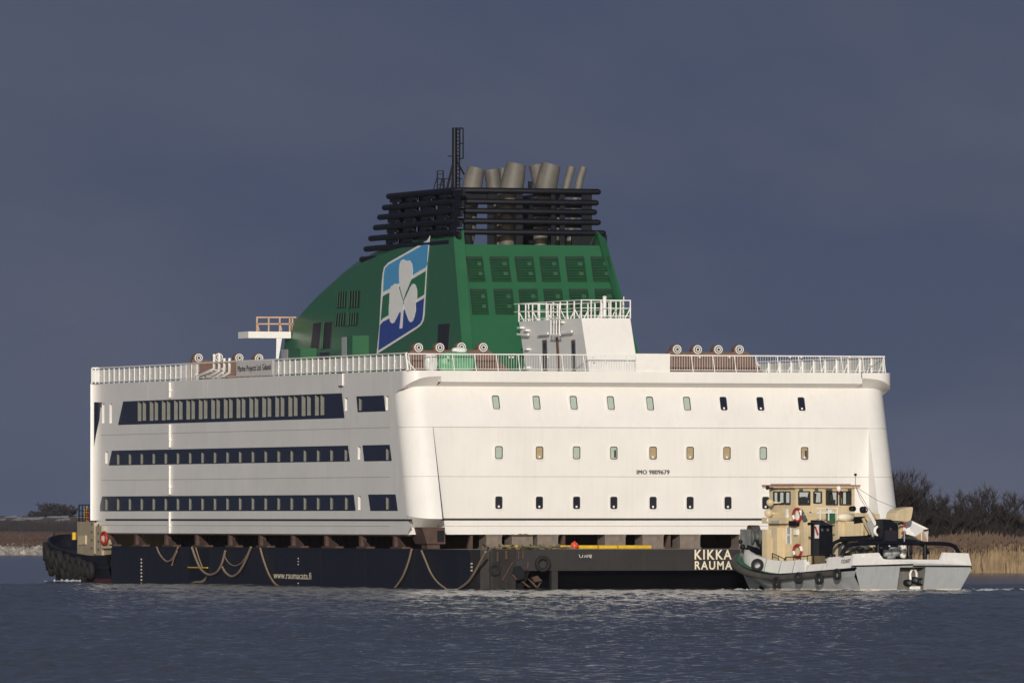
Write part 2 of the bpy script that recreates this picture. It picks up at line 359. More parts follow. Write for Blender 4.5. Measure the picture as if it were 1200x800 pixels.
def land():
    prof=[(1116,-0.6),(1119,0.1),(1123,0.95),(1128,1.15),(1180,1.35),(1250,1.7),(1420,2.3),(1700,3.3),(2100,3.8),(2600,4.25),(3200,4.35),(4600,4.5)]
    mb=MB(); n=70; rs=[-300+600*i/n for i in range(n+1)]; vs_=[]; fs=[]
    for (d,z) in prof:
        for r in rs:
            dd=d+ (6*vnoise(r*0.02,3.3) if d<1140 else 0)
            zz=z+(0.25*(vnoise(r*0.03,d*0.01)-0.5) if 1126<d<2300 else 0)+(0.7*vnoise(r*0.012+4,1.1) if d>=2600 else 0)
            vs_.append(rf(r*(d/1116.0),dd,zz))
    for i in range(len(prof)-1):
        for j in range(n): fs.append((i*(n+1)+j,i*(n+1)+j+1,(i+1)*(n+1)+j+1,(i+1)*(n+1)+j))
    mb.add(vs_,fs); tag(mb.build('far_bank',M['dune']),kind='structure')
    # snow lying on the slope
    mb=MB()
    for k in range(60):
        px=random.uniform(-120,330); d=random.uniform(1850,2350); r=(px-600)/F_PX*d; z=3.3+0.5*(d-1700)/400+0.2
        w=random.uniform(.4,2.6)
        mb.add([rf(r+w*math.cos(a)*1.0,d+14*math.sin(a),z+random.uniform(.15,.42)*math.sin(a)+0.12*random.random()) for a in [2*math.pi*i/9 for i in range(9)]],[tuple(range(9))])
    tag(mb.build('snow_patches',M['snow']),kind='stuff')
    # rock armour
    mb=MB()
    for k in range(1900):
        px=random.uniform(-150,240); t=random.random(); d=1117+7*t; r=(px-600)/F_PX*d; z=-0.1+1.0*t
        s=random.uniform(0.35,1.05); c=rf(r,d+6*vnoise(r*0.02,3.3),z)
        pts=[]
        for (a,b,e) in ((1,0,0),(0,1,0),(-1,0,0),(0,-1,0),(0,0,1),(0,0,-1)):
            pts.append(c+Vector((a*random.uniform(.7,1.3),b*random.uniform(.7,1.3),e*random.uniform(.25,.6)))*s+Vector((random.uniform(-.1,.1),random.uniform(-.1,.1),0)))
        mb.add(pts,[(0,1,4),(1,2,4),(2,3,4),(3,0,4),(1,0,5),(2,1,5),(3,2,5),(0,3,5)])
    tag(mb.build('riprap',M['stone']),kind='stuff')
    # reddish shore scrub and the darker thicket behind: small twig clumps
    def scrub(name,material,n,d0,d1,zf,h0,h1,pxa=-150,pxb=240):
        mb=MB()
        for k in range(n):
            d=random.uniform(d0,d1); px=random.uniform(pxa,pxb); r=(px-600)/F_PX*d; z=zf(d)
            h=random.uniform(h0,h1)*(0.35+1.0*vnoise(r*0.16,d*0.03))
            for q in range(5):
                x=r+random.uniform(-.6,.6); a=random.uniform(-.5,.5)
                mb.add([rf(x-.09,d,z),rf(x+.09,d+.1,z),rf(x+a+.04,d+random.uniform(-.4,.4),z+h*random.uniform(.6,1))],[(0,1,2)])
        tag(mb.build(name,material),kind='stuff')
    scrub('shore_scrub',M['heath'],6500,1124,1300,lambda d:1.0+.7*(d-1124)/126 if d<1250 else 1.75,0.3,0.85)
    scrub('dark_thicket',M['thicket'],5200,1400,1560,lambda d:2.1,0.5,1.9)
land()

def bare_tree(name, base, h, spread, seed, label, cat='tree', group=None, stems=3, ntw=4600, tw=0.022, trunk_m=None, twig_m=None, twl=1.0):
    rnd=random.Random(seed); base=V(base)
    t=thing(name,label,cat,base,0,group)
    tb=MB(); cb=MB(); tips=[]
    def branch(p,d,l,r,depth):
        pts=[p]; q=p.copy(); dd=d.copy(); n=4
        for i in range(n):
            dd=(dd+Vector((rnd.uniform(-.22,.22),rnd.uniform(-.22,.22),rnd.uniform(-.05,.16)))).normalized()
            q=q+dd*(l/n); pts.append(q.copy())
        (tb if depth<2 else cb).tube(pts,[r*(1-0.75*i/n) for i in range(n+1)],5 if depth<2 else 3,0,False)
        if depth>=3: tips.append((pts,dd)); return
        k={0:6,1:5,2:4}[depth]
        for i in range(k):
            s=pts[rnd.randint(1,n)] if i<k-1 else pts[n]
            a=rnd.uniform(0,2*math.pi); out=Vector((math.cos(a),math.sin(a),0))
            nd=(dd*rnd.uniform(.55,1.0)+out*rnd.uniform(.4,.95)*spread+Vector((0,0,rnd.uniform(0,.45)))).normalized()
            branch(s,nd,l*rnd.uniform(.48,.72),r*.5,depth+1)
    for s in range(stems):
        a=2*math.pi*s/stems+rnd.random()
        branch(base+Vector((math.cos(a)*.25*spread*stems/3,math.sin(a)*.25*spread*stems/3,-.1)),Vector((math.cos(a)*.34*spread,math.sin(a)*.34*spread,1)).normalized(),h*.46*rnd.uniform(.8,1.1),h*.018,0)
    for k in range(ntw):
        pts,dd=rnd.choice(tips); i=rnd.randint(1,len(pts)-1); s=pts[i]
        d=(dd*.7+Vector((rnd.gauss(0,.55),rnd.gauss(0,.55),rnd.gauss(.3,.4)))).normalized()*h*rnd.uniform(.05,.13)*twl
        w=Vector((rnd.uniform(-1,1),rnd.uniform(-1,1),.2)).normalized()*tw
        m=s+d*.5+Vector((rnd.gauss(0,.03),rnd.gauss(0,.03),rnd.gauss(0,.03)))*h*.2
        cb.add([s-w,s+w,m+w*.7,m-w*.7,s+d],[(0,1,2,3),(3,2,4)])
    tb.build('trunk',trunk_m or M['bark'],t); cb.build('crown',twig_m or M['twig'],t)
    return t
def right_shore():
    # low bank behind the reeds
    prof=[(764,-0.5),(770,0.15),(800,0.5),(870,0.9),(1000,1.3),(1100,1.5)]
    mb=MB(); n=50; rs=[14+90*i/n for i in range(n+1)]; vs_=[]; fs=[]
    for (d,z) in prof:
        for r in rs: vs_.append(rf(r*(d/764.0),d+1.5*vnoise(r*.3,2),z+.15*vnoise(r*.2,d*.1)))
    for i in range(len(prof)-1):
        for j in range(n): fs.append((i*(n+1)+j,i*(n+1)+j+1,(i+1)*(n+1)+j+1,(i+1)*(n+1)+j))
    mb.add(vs_,fs); tag(mb.build('reed_bank',M['dune']),kind='structure')
    mb=MB(); rnd=random.Random(3)
    for k in range(15000):
        r=rnd.uniform(22,62); d=764+22*rnd.random()**1.4; h=rnd.uniform(1.9,2.75)*(0.86+0.28*vnoise(r*.5,d*.2)); z=max(-.1,(d-766)*.02)
        lx=rnd.gauss(.05,.16); ly=rnd.gauss(0,.12); w=rnd.uniform(.012,.028)
        a=rf(r,d,z-.2); b=rf(r+lx,d+ly,z+h*.8); c=rf(r+lx*1.7+.06,d+ly*1.6,z+h)
        mb.add([a-RT*w,a+RT*w,b+RT*w*.7,b-RT*w*.7],[(0,1,2,3)],0)
        pw=rnd.uniform(.035,.085)
        mb.add([b-RT*.015,b*.45+c*.55-RT*pw+FW*.03,c,b*.5+c*.5+RT*pw],[(0,1,2,3)],1)
        if rnd.random()<.65:
            s=a*.5+b*.5; e=s+RT*rnd.uniform(-.35,.35)+Vector((0,0,rnd.uniform(.05,.5))); mb.add([s,s+Vector((0,0,.05)),e],[(0,1,2)],0)
    tag(mb.build('reed_bed',[M['reed'],M['plume']]),kind='stuff')
    spots=[(1036,806,8.2,1.0,3,'tall bare tree right beside the stern wall of the ship section'),
           (1058,812,7.6,1.1,4,'dense dark bare tree standing behind the white boat canopy'),
           (1078,808,7.0,1.1,4,'bushy bare tree left of the slim stem amid the thicket'),
           (1097,815,5.9,1.2,4,'bare round bush whose top dips above the workboat stern'),
           (1116,810,5.4,0.9,3,'slim bare tree with thin upright twigs at the gap in the thicket'),
           (1134,818,4.3,1.2,4,'low bare bush between the gap and the tall round tree'),
           (1163,811,6.9,1.15,3,'lone tall round bare tree with open twiggy top behind the reeds'),
           (1183,820,4.7,1.2,4,'lower bare bush at the foot of the round tree, right side'),
           (1206,815,3.6,1.2,4,'lowest bare bush at the right edge above the reeds')]
    for i,(px,d,h,sp,st,lb) in enumerate(spots):
        bare_tree('bare_tree',rf((px-600)/F_PX*d,d,.6),h,sp,40+i,lb,'tree','bare trees behind the reeds',stems=st)
    # undergrowth that closes the foot of the thicket
    mb=MB()
    for k in range(16000):
        px=rnd.uniform(1015,1260); d=rnd.uniform(800,835); r=(px-600)/F_PX*d; h=rnd.uniform(.8,3.0)*(.7+.6*vnoise(r*.35,7)); z=.6+h*rnd.random()**.7*0.9
        s=rf(r,d,z); e=s+Vector((rnd.gauss(0,.3),rnd.gauss(0,.3),rnd.uniform(.1,.7))); w=RT*.022
        mb.add([s-w,s+w,e],[(0,1,2)])
    tag(mb.build('undergrowth',M['twig']),kind='stuff')
    # far bushes on the left bank
    for i,(px,d,h,lb) in enumerate([(46,2450,3.0,'small far bush at the left end of the far bank clump'),(62,2480,5.4,'far round bush, largest of the clump on the left bank'),(75,2500,4.4,'far bush beside the large one, next to the dark tug rail')]):
        bare_tree('distant_bush',rf((px-600)/F_PX*d,d,2.6),h+.5,1.5,70+i,lb,'bush','far bushes on the left bank',stems=8,ntw=6000,tw=.10,trunk_m=M['thicket'],twig_m=M['thicket'])
right_shore()

# ------------------------------------------------------------------ the ship section (superstructure on the barge)
LEN, WID = 64.8, 32.3
ZD, ZF, ZW, ZS1, ZS2, ZL, ZB = 13.38, 12.69, 12.43, 9.91, 6.87, 4.24, 3.30
RK = 0.32; CR = 1.6; WI = 1.73; YS = 3.0
def yr(z): return RK*(z-ZS1)
ship = thing('ship_section','huge white ship superstructure with green funnel standing on the black barge','ship section',(16,33,ZB))

def side_wall():
    def Yat(px): return pX(px,500,0).y
    holes=[]; wins=[]
    # z rows
    def zz(py,px): return pX(px,py,0).z
    r1=(9.05+0.0,0,0)
    z1a,z1b=pX(280,489.5,0).z,pX(280,466.0,0).z
    z2a,z2b=pX(266,541.8,0).z,pX(266,529.2,0).z
    z3a,z3b=pX(266,597.0,0).z,pX(266,583.2,0).z
    w1=1.86
    ya,yb=Yat(161.6),Yat(380.2)-0
    for k in range(15):
        yc=(ya-w1/2)+(yb+w1/2-(ya-w1/2))*k/14.0
        wins.append(('a',yc+.52,z1a,z1b,.80)); wins.append(('c',yc-.55,z1a+.02,z1b-.02,.72))
    y0,y1=Yat(139.0),Yat(389.2)
    st=(y1-y0)/17.0
    ys=[y0+st*k for k in range(18)]
    for y in [y0-st]+ys+[Yat(406.5)]: wins.append(('b',y,z3a,z3b,.62))
    for y in ys+[Yat(406.0)]: wins.append(('b',y,z2a,z2b,.62))
    za,zb=pX(423,480.8,0).z,pX(423,466.5,0).z
    wins.append(('b',Yat(422.8),za,zb,.62)); wins.append(('b',Yat(454.6),z2a,z2b,.62)); wins.append(('b',Yat(454.6),z3a,z3b,.62))
    for (px,pa,pb) in ((405.6,466,481),(453.6,464,480),(420.9,523,538),(421.2,581,597),(120.8,473,495.6),(129.7,473,495.6),(124.7,529,542.7)):
        wins.append(('w',Yat(px),pX(px,pb,0).z,pX(px,pa,0).z,.55))
    wins=[(t,round(y-w/2,4),round(y+w/2,4),round(a,4),round(b,4)) for (t,y,a,b,w) in wins]
    wb=MB(); ym=LEN-1.0
    grid_holes(wb,lambda u,v:(0,u,v),YS,ym,ZB,ZD,[(h[1],h[2],h[3],h[4]) for h in wins])
    # flare at the forward end
    fl=[(-.45*(1-math.cos(t*math.pi/2)),ym+1.0*math.sin(t*math.pi/2)) for t in [i/8 for i in range(9)]]
    fv=[(x,y,z) for (x,y) in fl for z in (ZL-.1,ZD)]
    wb.add(fv,[(2*i+2,2*i,2*i+1,2*i+3) for i in range(8)],0,True)
    wb.poly([(0,ym,ZB),(0,ym,ZL-.1),(0,LEN-.2,ZL-.1),(0,LEN-.8,ZB)])
    wb.poly([(fl[i][0],fl[i][1],ZL-.1) for i in range(9)]+[(0,LEN,ZL-.1)])
    wb.poly([(-.45,LEN,ZL-.1),(-.45,LEN,ZD),(0,LEN,ZD),(0,LEN,ZL-.1)])
    # side strip below the near corner
    wb.poly([(0,YS,ZB),(0,YS,ZL+.24),(0,yr(ZL+.24)+CR,ZL+.24),(0,-.3,ZL-.05),(0,-1.0,ZB+.55),(0,-.2,ZB)])
    wb.build('side_wall',M['white'],ship)
    # recessed windows share two meshes per kind
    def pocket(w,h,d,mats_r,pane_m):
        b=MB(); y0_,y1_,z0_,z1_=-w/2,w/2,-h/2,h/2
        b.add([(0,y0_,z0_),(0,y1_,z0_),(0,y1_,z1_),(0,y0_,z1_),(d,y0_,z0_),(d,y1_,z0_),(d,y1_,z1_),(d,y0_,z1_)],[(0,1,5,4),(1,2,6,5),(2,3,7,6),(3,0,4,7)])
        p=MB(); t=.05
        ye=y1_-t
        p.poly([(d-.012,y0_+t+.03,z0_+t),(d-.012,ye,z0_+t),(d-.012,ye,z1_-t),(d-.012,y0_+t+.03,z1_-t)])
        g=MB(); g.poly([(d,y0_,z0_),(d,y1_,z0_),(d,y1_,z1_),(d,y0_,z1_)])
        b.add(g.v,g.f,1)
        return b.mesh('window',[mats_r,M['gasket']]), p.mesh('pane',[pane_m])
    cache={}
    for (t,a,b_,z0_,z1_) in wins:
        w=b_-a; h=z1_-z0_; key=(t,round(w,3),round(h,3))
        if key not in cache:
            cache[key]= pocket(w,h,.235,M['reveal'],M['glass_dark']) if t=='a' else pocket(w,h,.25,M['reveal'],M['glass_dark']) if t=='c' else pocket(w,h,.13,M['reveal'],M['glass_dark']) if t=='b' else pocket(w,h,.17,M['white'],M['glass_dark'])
        me,pm=cache[key]; c=(0,(a+b_)/2,(z0_+z1_)/2)
        o=place('window',me,ship,c)
        if t!='w':
            pn=bpy.data.objects.new('pane',pm); COL.objects.link(pn); pn.parent=o
    # dark paint bands, 1.2 cm proud with openings that match
    def band(corners,py_ref):
        P=[pX(x,y,0) for (x,y) in corners]   # TL BL BR TR (left = far)
        zt=(P[0].z+P[3].z)/2; zb_=(P[1].z+P[2].z)/2
        far_in=min(P[0].y,P[1].y); near_in=max(P[2].y,P[3].y)
        hs=[(h[1],h[2],h[3],h[4]) for h in wins if zb_<(h[3]+h[4])/2<zt and near_in-3<h[1] and h[2]<far_in+3 and h[0]!='w']
        lo=min([near_in]+[h[0]-.02 for h in hs]); hi=max([far_in]+[h[1]+.02 for h in hs])
        lo=max(near_in,lo) if not hs else lo
        b=MB(); x=-.012
        grid_holes(b,lambda u,v:(x,u,v),lo,hi,zb_,zt,hs)
        if abs(P[0].y-P[1].y)>.01: b.poly([(x,hi,zb_),(x,hi,zt),(x,max(P[0].y,hi),zt),(x,max(P[1].y,hi),zb_)])
        b.poly([(x,lo,zt),(x,lo,zb_),(x,min(P[2].y,lo),zb_),(x,min(P[3].y,lo),zt)])
        b.build('window_band',M['band'],ship)
    band([(144.5,469.7),(138.5,497.4),(403.9,490),(400.8,461)],0)
    band([(131.2,527.3),(127.6,544.6),(410.2,540.8),(407.7,522.3)],0)
    band([(119.8,580.8),(116.0,598.4),(416.9,598.4),(414.8,579.9)],0)
    band([(417.7,464.7),(419.4,482.8),(452,481.6),(449.9,462.6)],0)
    band([(424.8,521.7),(426.9,540.6),(459.3,539.4),(456.8,520.6)],0)
    band([(431.5,579.2),(434.2,598.5),(466.3,598),(463.8,578.8)],0)
    b=MB(); A_=[];B_=[]
    def pxof(p): q=V(p)-CAM; return 600+F_PX*q.dot(RT)/q.dot(FW)
    fine=[(-.45*(1-math.cos(t*math.pi/2)),ym+1.0*math.sin(t*math.pi/2)) for t in [i/24 for i in range(25)]]+[]
    fine=[(0,ym-.16),(0,ym-.08)]+fine
    for (x,y) in fine:
        px=pxof((x,y,10))
        if px<110.2: break
        u=min(1,max(0,(px-110.2)/7.4))
        A_.append((x-.02,y-.01,pX(px,471.2,0).z)); B_.append((x-.02,y-.01,pX(px,525-38*u**.8-(10*max(0,u-.85)/.15),0).z))
    n_=len(A_); b.add(A_+B_,[(k,k+1,n_+k+1,n_+k) for k in range(n_-1)]); b.add([(p[0]+.015,p[1]+.005,p[2]) for p in A_+B_],[(k,k+1,n_+k+1,n_+k) for k in range(n_-1)])
    b.build('forward_opening',M['band'],ship)
    # weld seams, rubbing line, vertical pipe, rusty lower edge
    b=MB()
    for z in (ZS1,ZS2-.02,3.82): b.box((-.012,YS,z-.02),(0,ym,z+.02))
    for px in (459,330,243,173): yq=Yat(px); b.box((-.008,yq-.02,ZS1),(0,yq+.02,ZD-.02)) if px!=330 else b.box((-.008,yq-.02,ZB),(0,yq+.02,pX(330,600,0).z))
    b.build('seam',M['seamgrey'],ship)
    b=MB(); b.box((-.025,pX(483,608,0).y,4.13),(-.002,LEN-2.1,4.25)); b.build('rubbing_strip',M['gasket'],ship)
    b=MB(); yp=Yat(200.5)
    for (a,c) in ((ZB,pX(200,599.5,0).z),(pX(200,579,0).z,pX(200,545,0).z),(pX(200,524,0).z,pX(200,497,0).z),(pX(200,466,0).z,ZD-.1)):
        b.tube([(-.09,yp,a),(-.09,yp,c)],.085,8)
        z=a+.5
        while z<c: b.box((-.2,yp-.14,z-.05),(0,yp+.14,z+.05)); z+=1.5
    b.build('drain_pipe',M['trim'],ship)
    b=MB(); b.box((-.02,-.15,ZB-.09),(.3,LEN-.8,ZB-.002)); b.build('bottom_edge',M['rust'],ship)
    # small box light under the rail
    b=MB(); c=pX(400.3,444.5,0); b.box((-.08,c.y-.35,c.z-.38),(-.001,c.y+.35,c.z+.38)); b.box((-.10,c.y-.35,c.z+.38),(-.001,c.y+.35,c.z+.46),1); b.box((-.10,c.y-.35,c.z-.46),(-.001,c.y+.35,c.z-.38),1)
    b.build('vent_box',[M['trim'],M['darkgrey']],ship)
side_wall()

def stern():
    b=MB(); xa,xb=WI,WID-WI
    n=24
    for i in range(n):
        x0=xa+(xb-xa)*i/n; x1=xa+(xb-xa)*(i+1)/n
        b.poly([(x0,0,ZB),(x1,0,ZB),(x1,0,ZS1),(x0,0,ZS1)]); b.poly([(x0,0,ZS1),(x1,0,ZS1),(x1,yr(ZW+.2),ZW+.2),(x0,yr(ZW+.2),ZW+.2)])
    b.poly([(0,0,ZB),(xa,0,ZB),(xa,0,ZL+.05),(0,0,ZL+.05)]); b.poly([(xb,0,ZB),(WID,0,ZB),(WID,0,ZL+.05),(xb,0,ZL+.05)])
    b.build('stern_wall',M['white'],ship)
    b=MB(); b.box((WI+.1,-.06,4.17),(WID-WI-.1,-.002,4.30)); b.build('rubbing_strip',M['gasket'],ship)
    for z in (ZS2,3.82): b=MB(); b.box((xa,-.012,z-.02),(xb,-.001,z+.02)); b.build('seam',M['seamgrey'],ship)
    b=MB(); b.box((xa,-.016,ZS1-.025),(xb,.01,ZS1+.025)); b.build('seam',M['seamgrey'],ship)
    # fascia between the corners, its sloped underside
    fa,fb=2.25,WID-2.2
    b=MB(); ya=-.1
    b.hexa([(fa,ya,ZF),(fb,ya,ZF),(fb,1.2,ZF),(fa,1.2,ZF)],[(fa,ya,ZD),(fb,ya,ZD),(fb,1.2,ZD),(fa,1.2,ZD)])
    b.poly([(fa,ya+.02,ZF-.002),(fb,ya+.02,ZF-.002),(fb,yr(ZW),ZW),(fa,yr(ZW),ZW)])
    b.build('fascia',M['white'],ship)
    # corners
    def corner(mir):
        mx=lambda p:(WID-p[0],p[1],p[2]) if mir else tuple(p)
        q=[]                                                    # plan outline: (x, dy from raked aft line)
        for i in range(5): q.append((WI+(CR-WI)*i/4,0.0))
        na=16
        for i in range(1,na+1):
            t=math.pi/2*i/na; q.append((CR-CR*math.sin(t),CR-CR*math.cos(t)))
        bm=MB(); zs=[ZL+.0,ZS2,ZS1]; vs_=[]; fs=[]
        N_=len(q)
        def ztop(i): 
            t=max(0,(i-4)/na); return ZW-.45*t**2
        def zbot(i):
            t=max(0,(i-4)/na); return ZL+.02+.22*t**2
        for i,(x,dy) in enumerate(q):
            for z in (zbot(i),ZS2,ZS1,ztop(i)): vs_.append(mx((x,yr(z)+dy,z)))
        for i in range(N_-1):
            for k in range(3):
                f=(4*i+k,4*i+4+k,4*i+5+k,4*i+1+k); fs.append(f if mir else f[::-1])
        bm.add(vs_,fs,0,True)
        # flat strip joining the curve to the side wall
        zz=[zbot(N_-1),ZS2,ZS1,ztop(N_-1),ZD]
        for k in range(4):
            bm.poly([mx((0,yr(zz[k])+CR,zz[k])),mx((0,YS,zz[k])),mx((0,YS,zz[k+1])),mx((0,yr(zz[k+1])+CR,zz[k+1]))])
        # inner cheek of the wing and its underside
        bm.poly([mx((WI,0.0,ZS1)),mx((WI,yr(ZL),ZL+.02)),mx((WI,.02,ZL+.02))])
        und=[mx((x,yr(zbot(i))+dy,zbot(i))) for i,(x,dy) in enumerate(q)]; inn=[mx((min(x+.25,WI),max(-.45,min(.0,yr(ZB)+dy+1.3)),3.72)) for (x,dy) in q]
        bm.add(und+inn,[(i,i+1,N_+i+1,N_+i) for i in range(N_-1)])
        # lip of the overhanging deck corner and the soffit under it
        r2=.95; qo=[]; nb=10; ns=na-nb
        for i in range(5): qo.append((2.25+(r2-2.25)*i/4,-.1))
        for i in range(1,nb+1):
            t=math.pi/2*i/nb; qo.append((r2-r2*math.sin(t),r2-r2*math.cos(t)-.1))
        for i in range(1,ns+1): qo.append((0,r2-.1+(2.26-r2+.1)*i/ns))
        tab=[(455,11.95),(463,11.97),(468,12.2),(474,12.42),(480,12.6),(490,12.85),(500,12.98),(514,13.04),(600,13.04)]
        def zo(p):
            q_=V((p[0],p[1],12.6))-CAM; px=600+F_PX*q_.dot(RT)/q_.dot(FW)
            for (a,za),(c,zc) in zip(tab,tab[1:]):
                if a<=px<=c: return za+(zc-za)*(px-a)/(c-a)
            return 13.04
        A=[mx((x,y,zo((x,y)))) for (x,y) in qo]
        T=[mx((x,y,ZD)) for (x,y) in qo]; T[-1]=mx((0,yr(ZD)+CR,ZD))
        I=[]
        for i,(x,dy) in enumerate(q):
            z=ztop(i); I.append(mx((x if i>4 else x+(2.25-WI)*(1-i/4),yr(z)+dy,z)))
        n2=len(A); kk=4+nb
        bm.add(A[:kk+1]+T[:kk+1],[(i,i+1,kk+1+i+1,kk+1+i) for i in range(kk)],0,True)
        bm.add(A[kk:]+T[kk:],[(i,i+1,ns+1+i+1,ns+1+i) for i in range(ns)],0,False)
        bm.add(A+I,[(i,i+1,n2+i+1,n2+i) for i in range(n2-1)],0,True)
        cw=bm.build('corner_wing',M['white'],ship)
        for z in (ZS1,ZS2):
            sb=MB(); sb.tube([mx((x-.004,yr(z)+dy-.004,z)) for (x,dy) in q],.022,4,0,False); sb.build('seam',M['seamgrey'],cw)
        sb=MB(); sb.hexa([mx(p) for p in ((WI+.002,yr(ZL)+.02,ZL+.03),(WI+.05,yr(ZL)+.02,ZL+.03),(WI+.05,.02,ZL+.03),(WI+.002,.02,ZL+.03))],[mx(p) for p in ((WI+.002,-.02,ZS1),(WI+.02,-.02,ZS1),(WI+.02,.02,ZS1),(WI+.002,.02,ZS1))]) if not mir else None  # dark strip standing for the wing's shadow on the stern wall
        if not mir: sb.build('wing_shadow_strip',M['gasket'],cw)
    corner(False); corner(True)
    # deck and remaining walls
    b=MB(); b.poly([(0.0,0.9,ZD-.01),(1,-.05,ZD-.01),(WID-1,-.05,ZD-.01),(WID,.9,ZD-.01),(WID,LEN,ZD-.01),(-.44,LEN,ZD-.01),(0,LEN-1,ZD-.01)]); b.build('roof_deck',M['grey'],ship)
    b=MB(); b.poly([(WID,YS,ZB),(WID,LEN,ZB),(WID,LEN,ZD),(WID,YS,ZD)]); b.poly([(0,LEN,ZB),(WID,LEN,ZB),(WID,LEN,ZD),(0,LEN,ZD)])
    b.poly([(0,0,ZB),(WID,0,ZB),(WID,LEN-.8,ZB),(0,LEN-.8,ZB)]); b.build('end_wall',M['white'],ship)
    # windows
    def rr(w,h,r,n=4):
        pts=[]
        for (cx,cz,a0) in ((w/2-r,h/2-r,0),(-w/2+r,h/2-r,90),(-w/2+r,-h/2+r,180),(w/2-r,-h/2+r,270)):
            for i in range(n+1):
                a=R(a0+90*i/n); pts.append((cx+r*math.cos(a),cz+r*math.sin(a)))
        return pts
    def ring(bm,o,i_,y0,y1,m):
        n=len(o); bm.add([(x,y0,z) for x,z in o]+[(x,y0,z) for x,z in i_]+[(x,y1,z) for x,z in o]+[(x,y1,z) for x,z in i_],
          [(k,(k+1)%n,n+(k+1)%n,n+k) for k in range(n)]+[((k+1)%n,k,2*n+k,2*n+(k+1)%n) for k in range(n)]+[(n+k,n+(k+1)%n,3*n+(k+1)%n,3*n+k) for k in range(n)],m)
    meshes={}
    def wmesh(w,h,key):
        if key in meshes: return meshes[key]
        f=MB(); ring(f,rr(w+.20,h+.20,.17),rr(w+.04,h+.04,.12),-.06,-.003,0); ring(f,rr(w+.04,h+.04,.12),rr(w-.06,h-.06,.09),-.035,-.003,1)
        fm=f.mesh('window',[M['trim'],M['gasket']])
        pm={}
        for g in ('glass_green','glass_tan','glass_dark'):
            p=MB(); p.poly([(x,-.016,z) for x,z in rr(w-.06,h-.06,.09)]); pm[g]=p.mesh('pane',[M[g]])
        l=MB(); l.box((-.055,-.05,-h/2+.07),(.055,-.017,-h/2+.19)); lm=l.mesh('latch',[M['trim']])
        bl=MB(); bl.box((w/2-.2,-.03,-h/2+.1),(w/2-.07,-.018,h/2-.2)); blm=bl.mesh('blind',[M['gasket']])
        meshes[key]=(fm,pm,lm,blm); return meshes[key]
    def put(px,py,w,h,g,raked,key,latch,blind=False):
        fm,pm,lm,blm=wmesh(w,h,key)
        if raked:
            nrm=Vector((0,-1,0)); p=pP(px,py,(0,1,-RK),-RK*ZS1)
        else: p=pY(px,py,0)
        rot=(-math.atan(RK),0,0) if raked else (0,0,0)
        o=place('window',fm,ship,p,rot)
        for (nm,me) in (('pane',pm[g]),)+((('latch',lm),) if latch else ())+((('blind',blm),) if blind else ()):
            c=bpy.data.objects.new(nm,me); COL.objects.link(c); c.parent=o
    G,T_,D_='glass_green','glass_tan','glass_dark'
    for (px,py,g) in ((581,471.5,G),(628.5,472,G),(672,472,G),(715.5,472.3,G),(761.5,472.8,G),(804.8,473,G),(847.6,473,D_),(890.8,473.3,D_),(939,473.5,D_)):
        put(px,py,.43,.86,g,True,'r',g==D_)
    for (px,py,g,bl) in ((584.4,530,G,0),(632,530.3,T_,0),(675.4,530.3,G,0),(719,530.5,G,1),(765,530.6,T_,0),(808.5,530.7,T_,0),(851.6,530.8,T_,0),(894.2,530.9,G,0),(942.6,531,T_,1)):
        put(px,py,.46,.76,g,False,'m',g==T_,bool(bl))
    for (px,py) in ((584.3,588.6),(631.8,588.8),(675.4,588.8),(719,588.9),(765,589),(808.4,589),(852.8,589),(897,589),(941.5,589)):
        put(px,py,.44,.74,D_,False,'l',True)
    a=pY(746,555.5,-.015); e=pY(785,555.5,-.015); t=pY(746,550.4,-.015)
    text_obj('lettering','IMO 9809679',a,(e-a)*.975,t-a,M['text'],ship,sp=1.12,bold=.035)
stern()

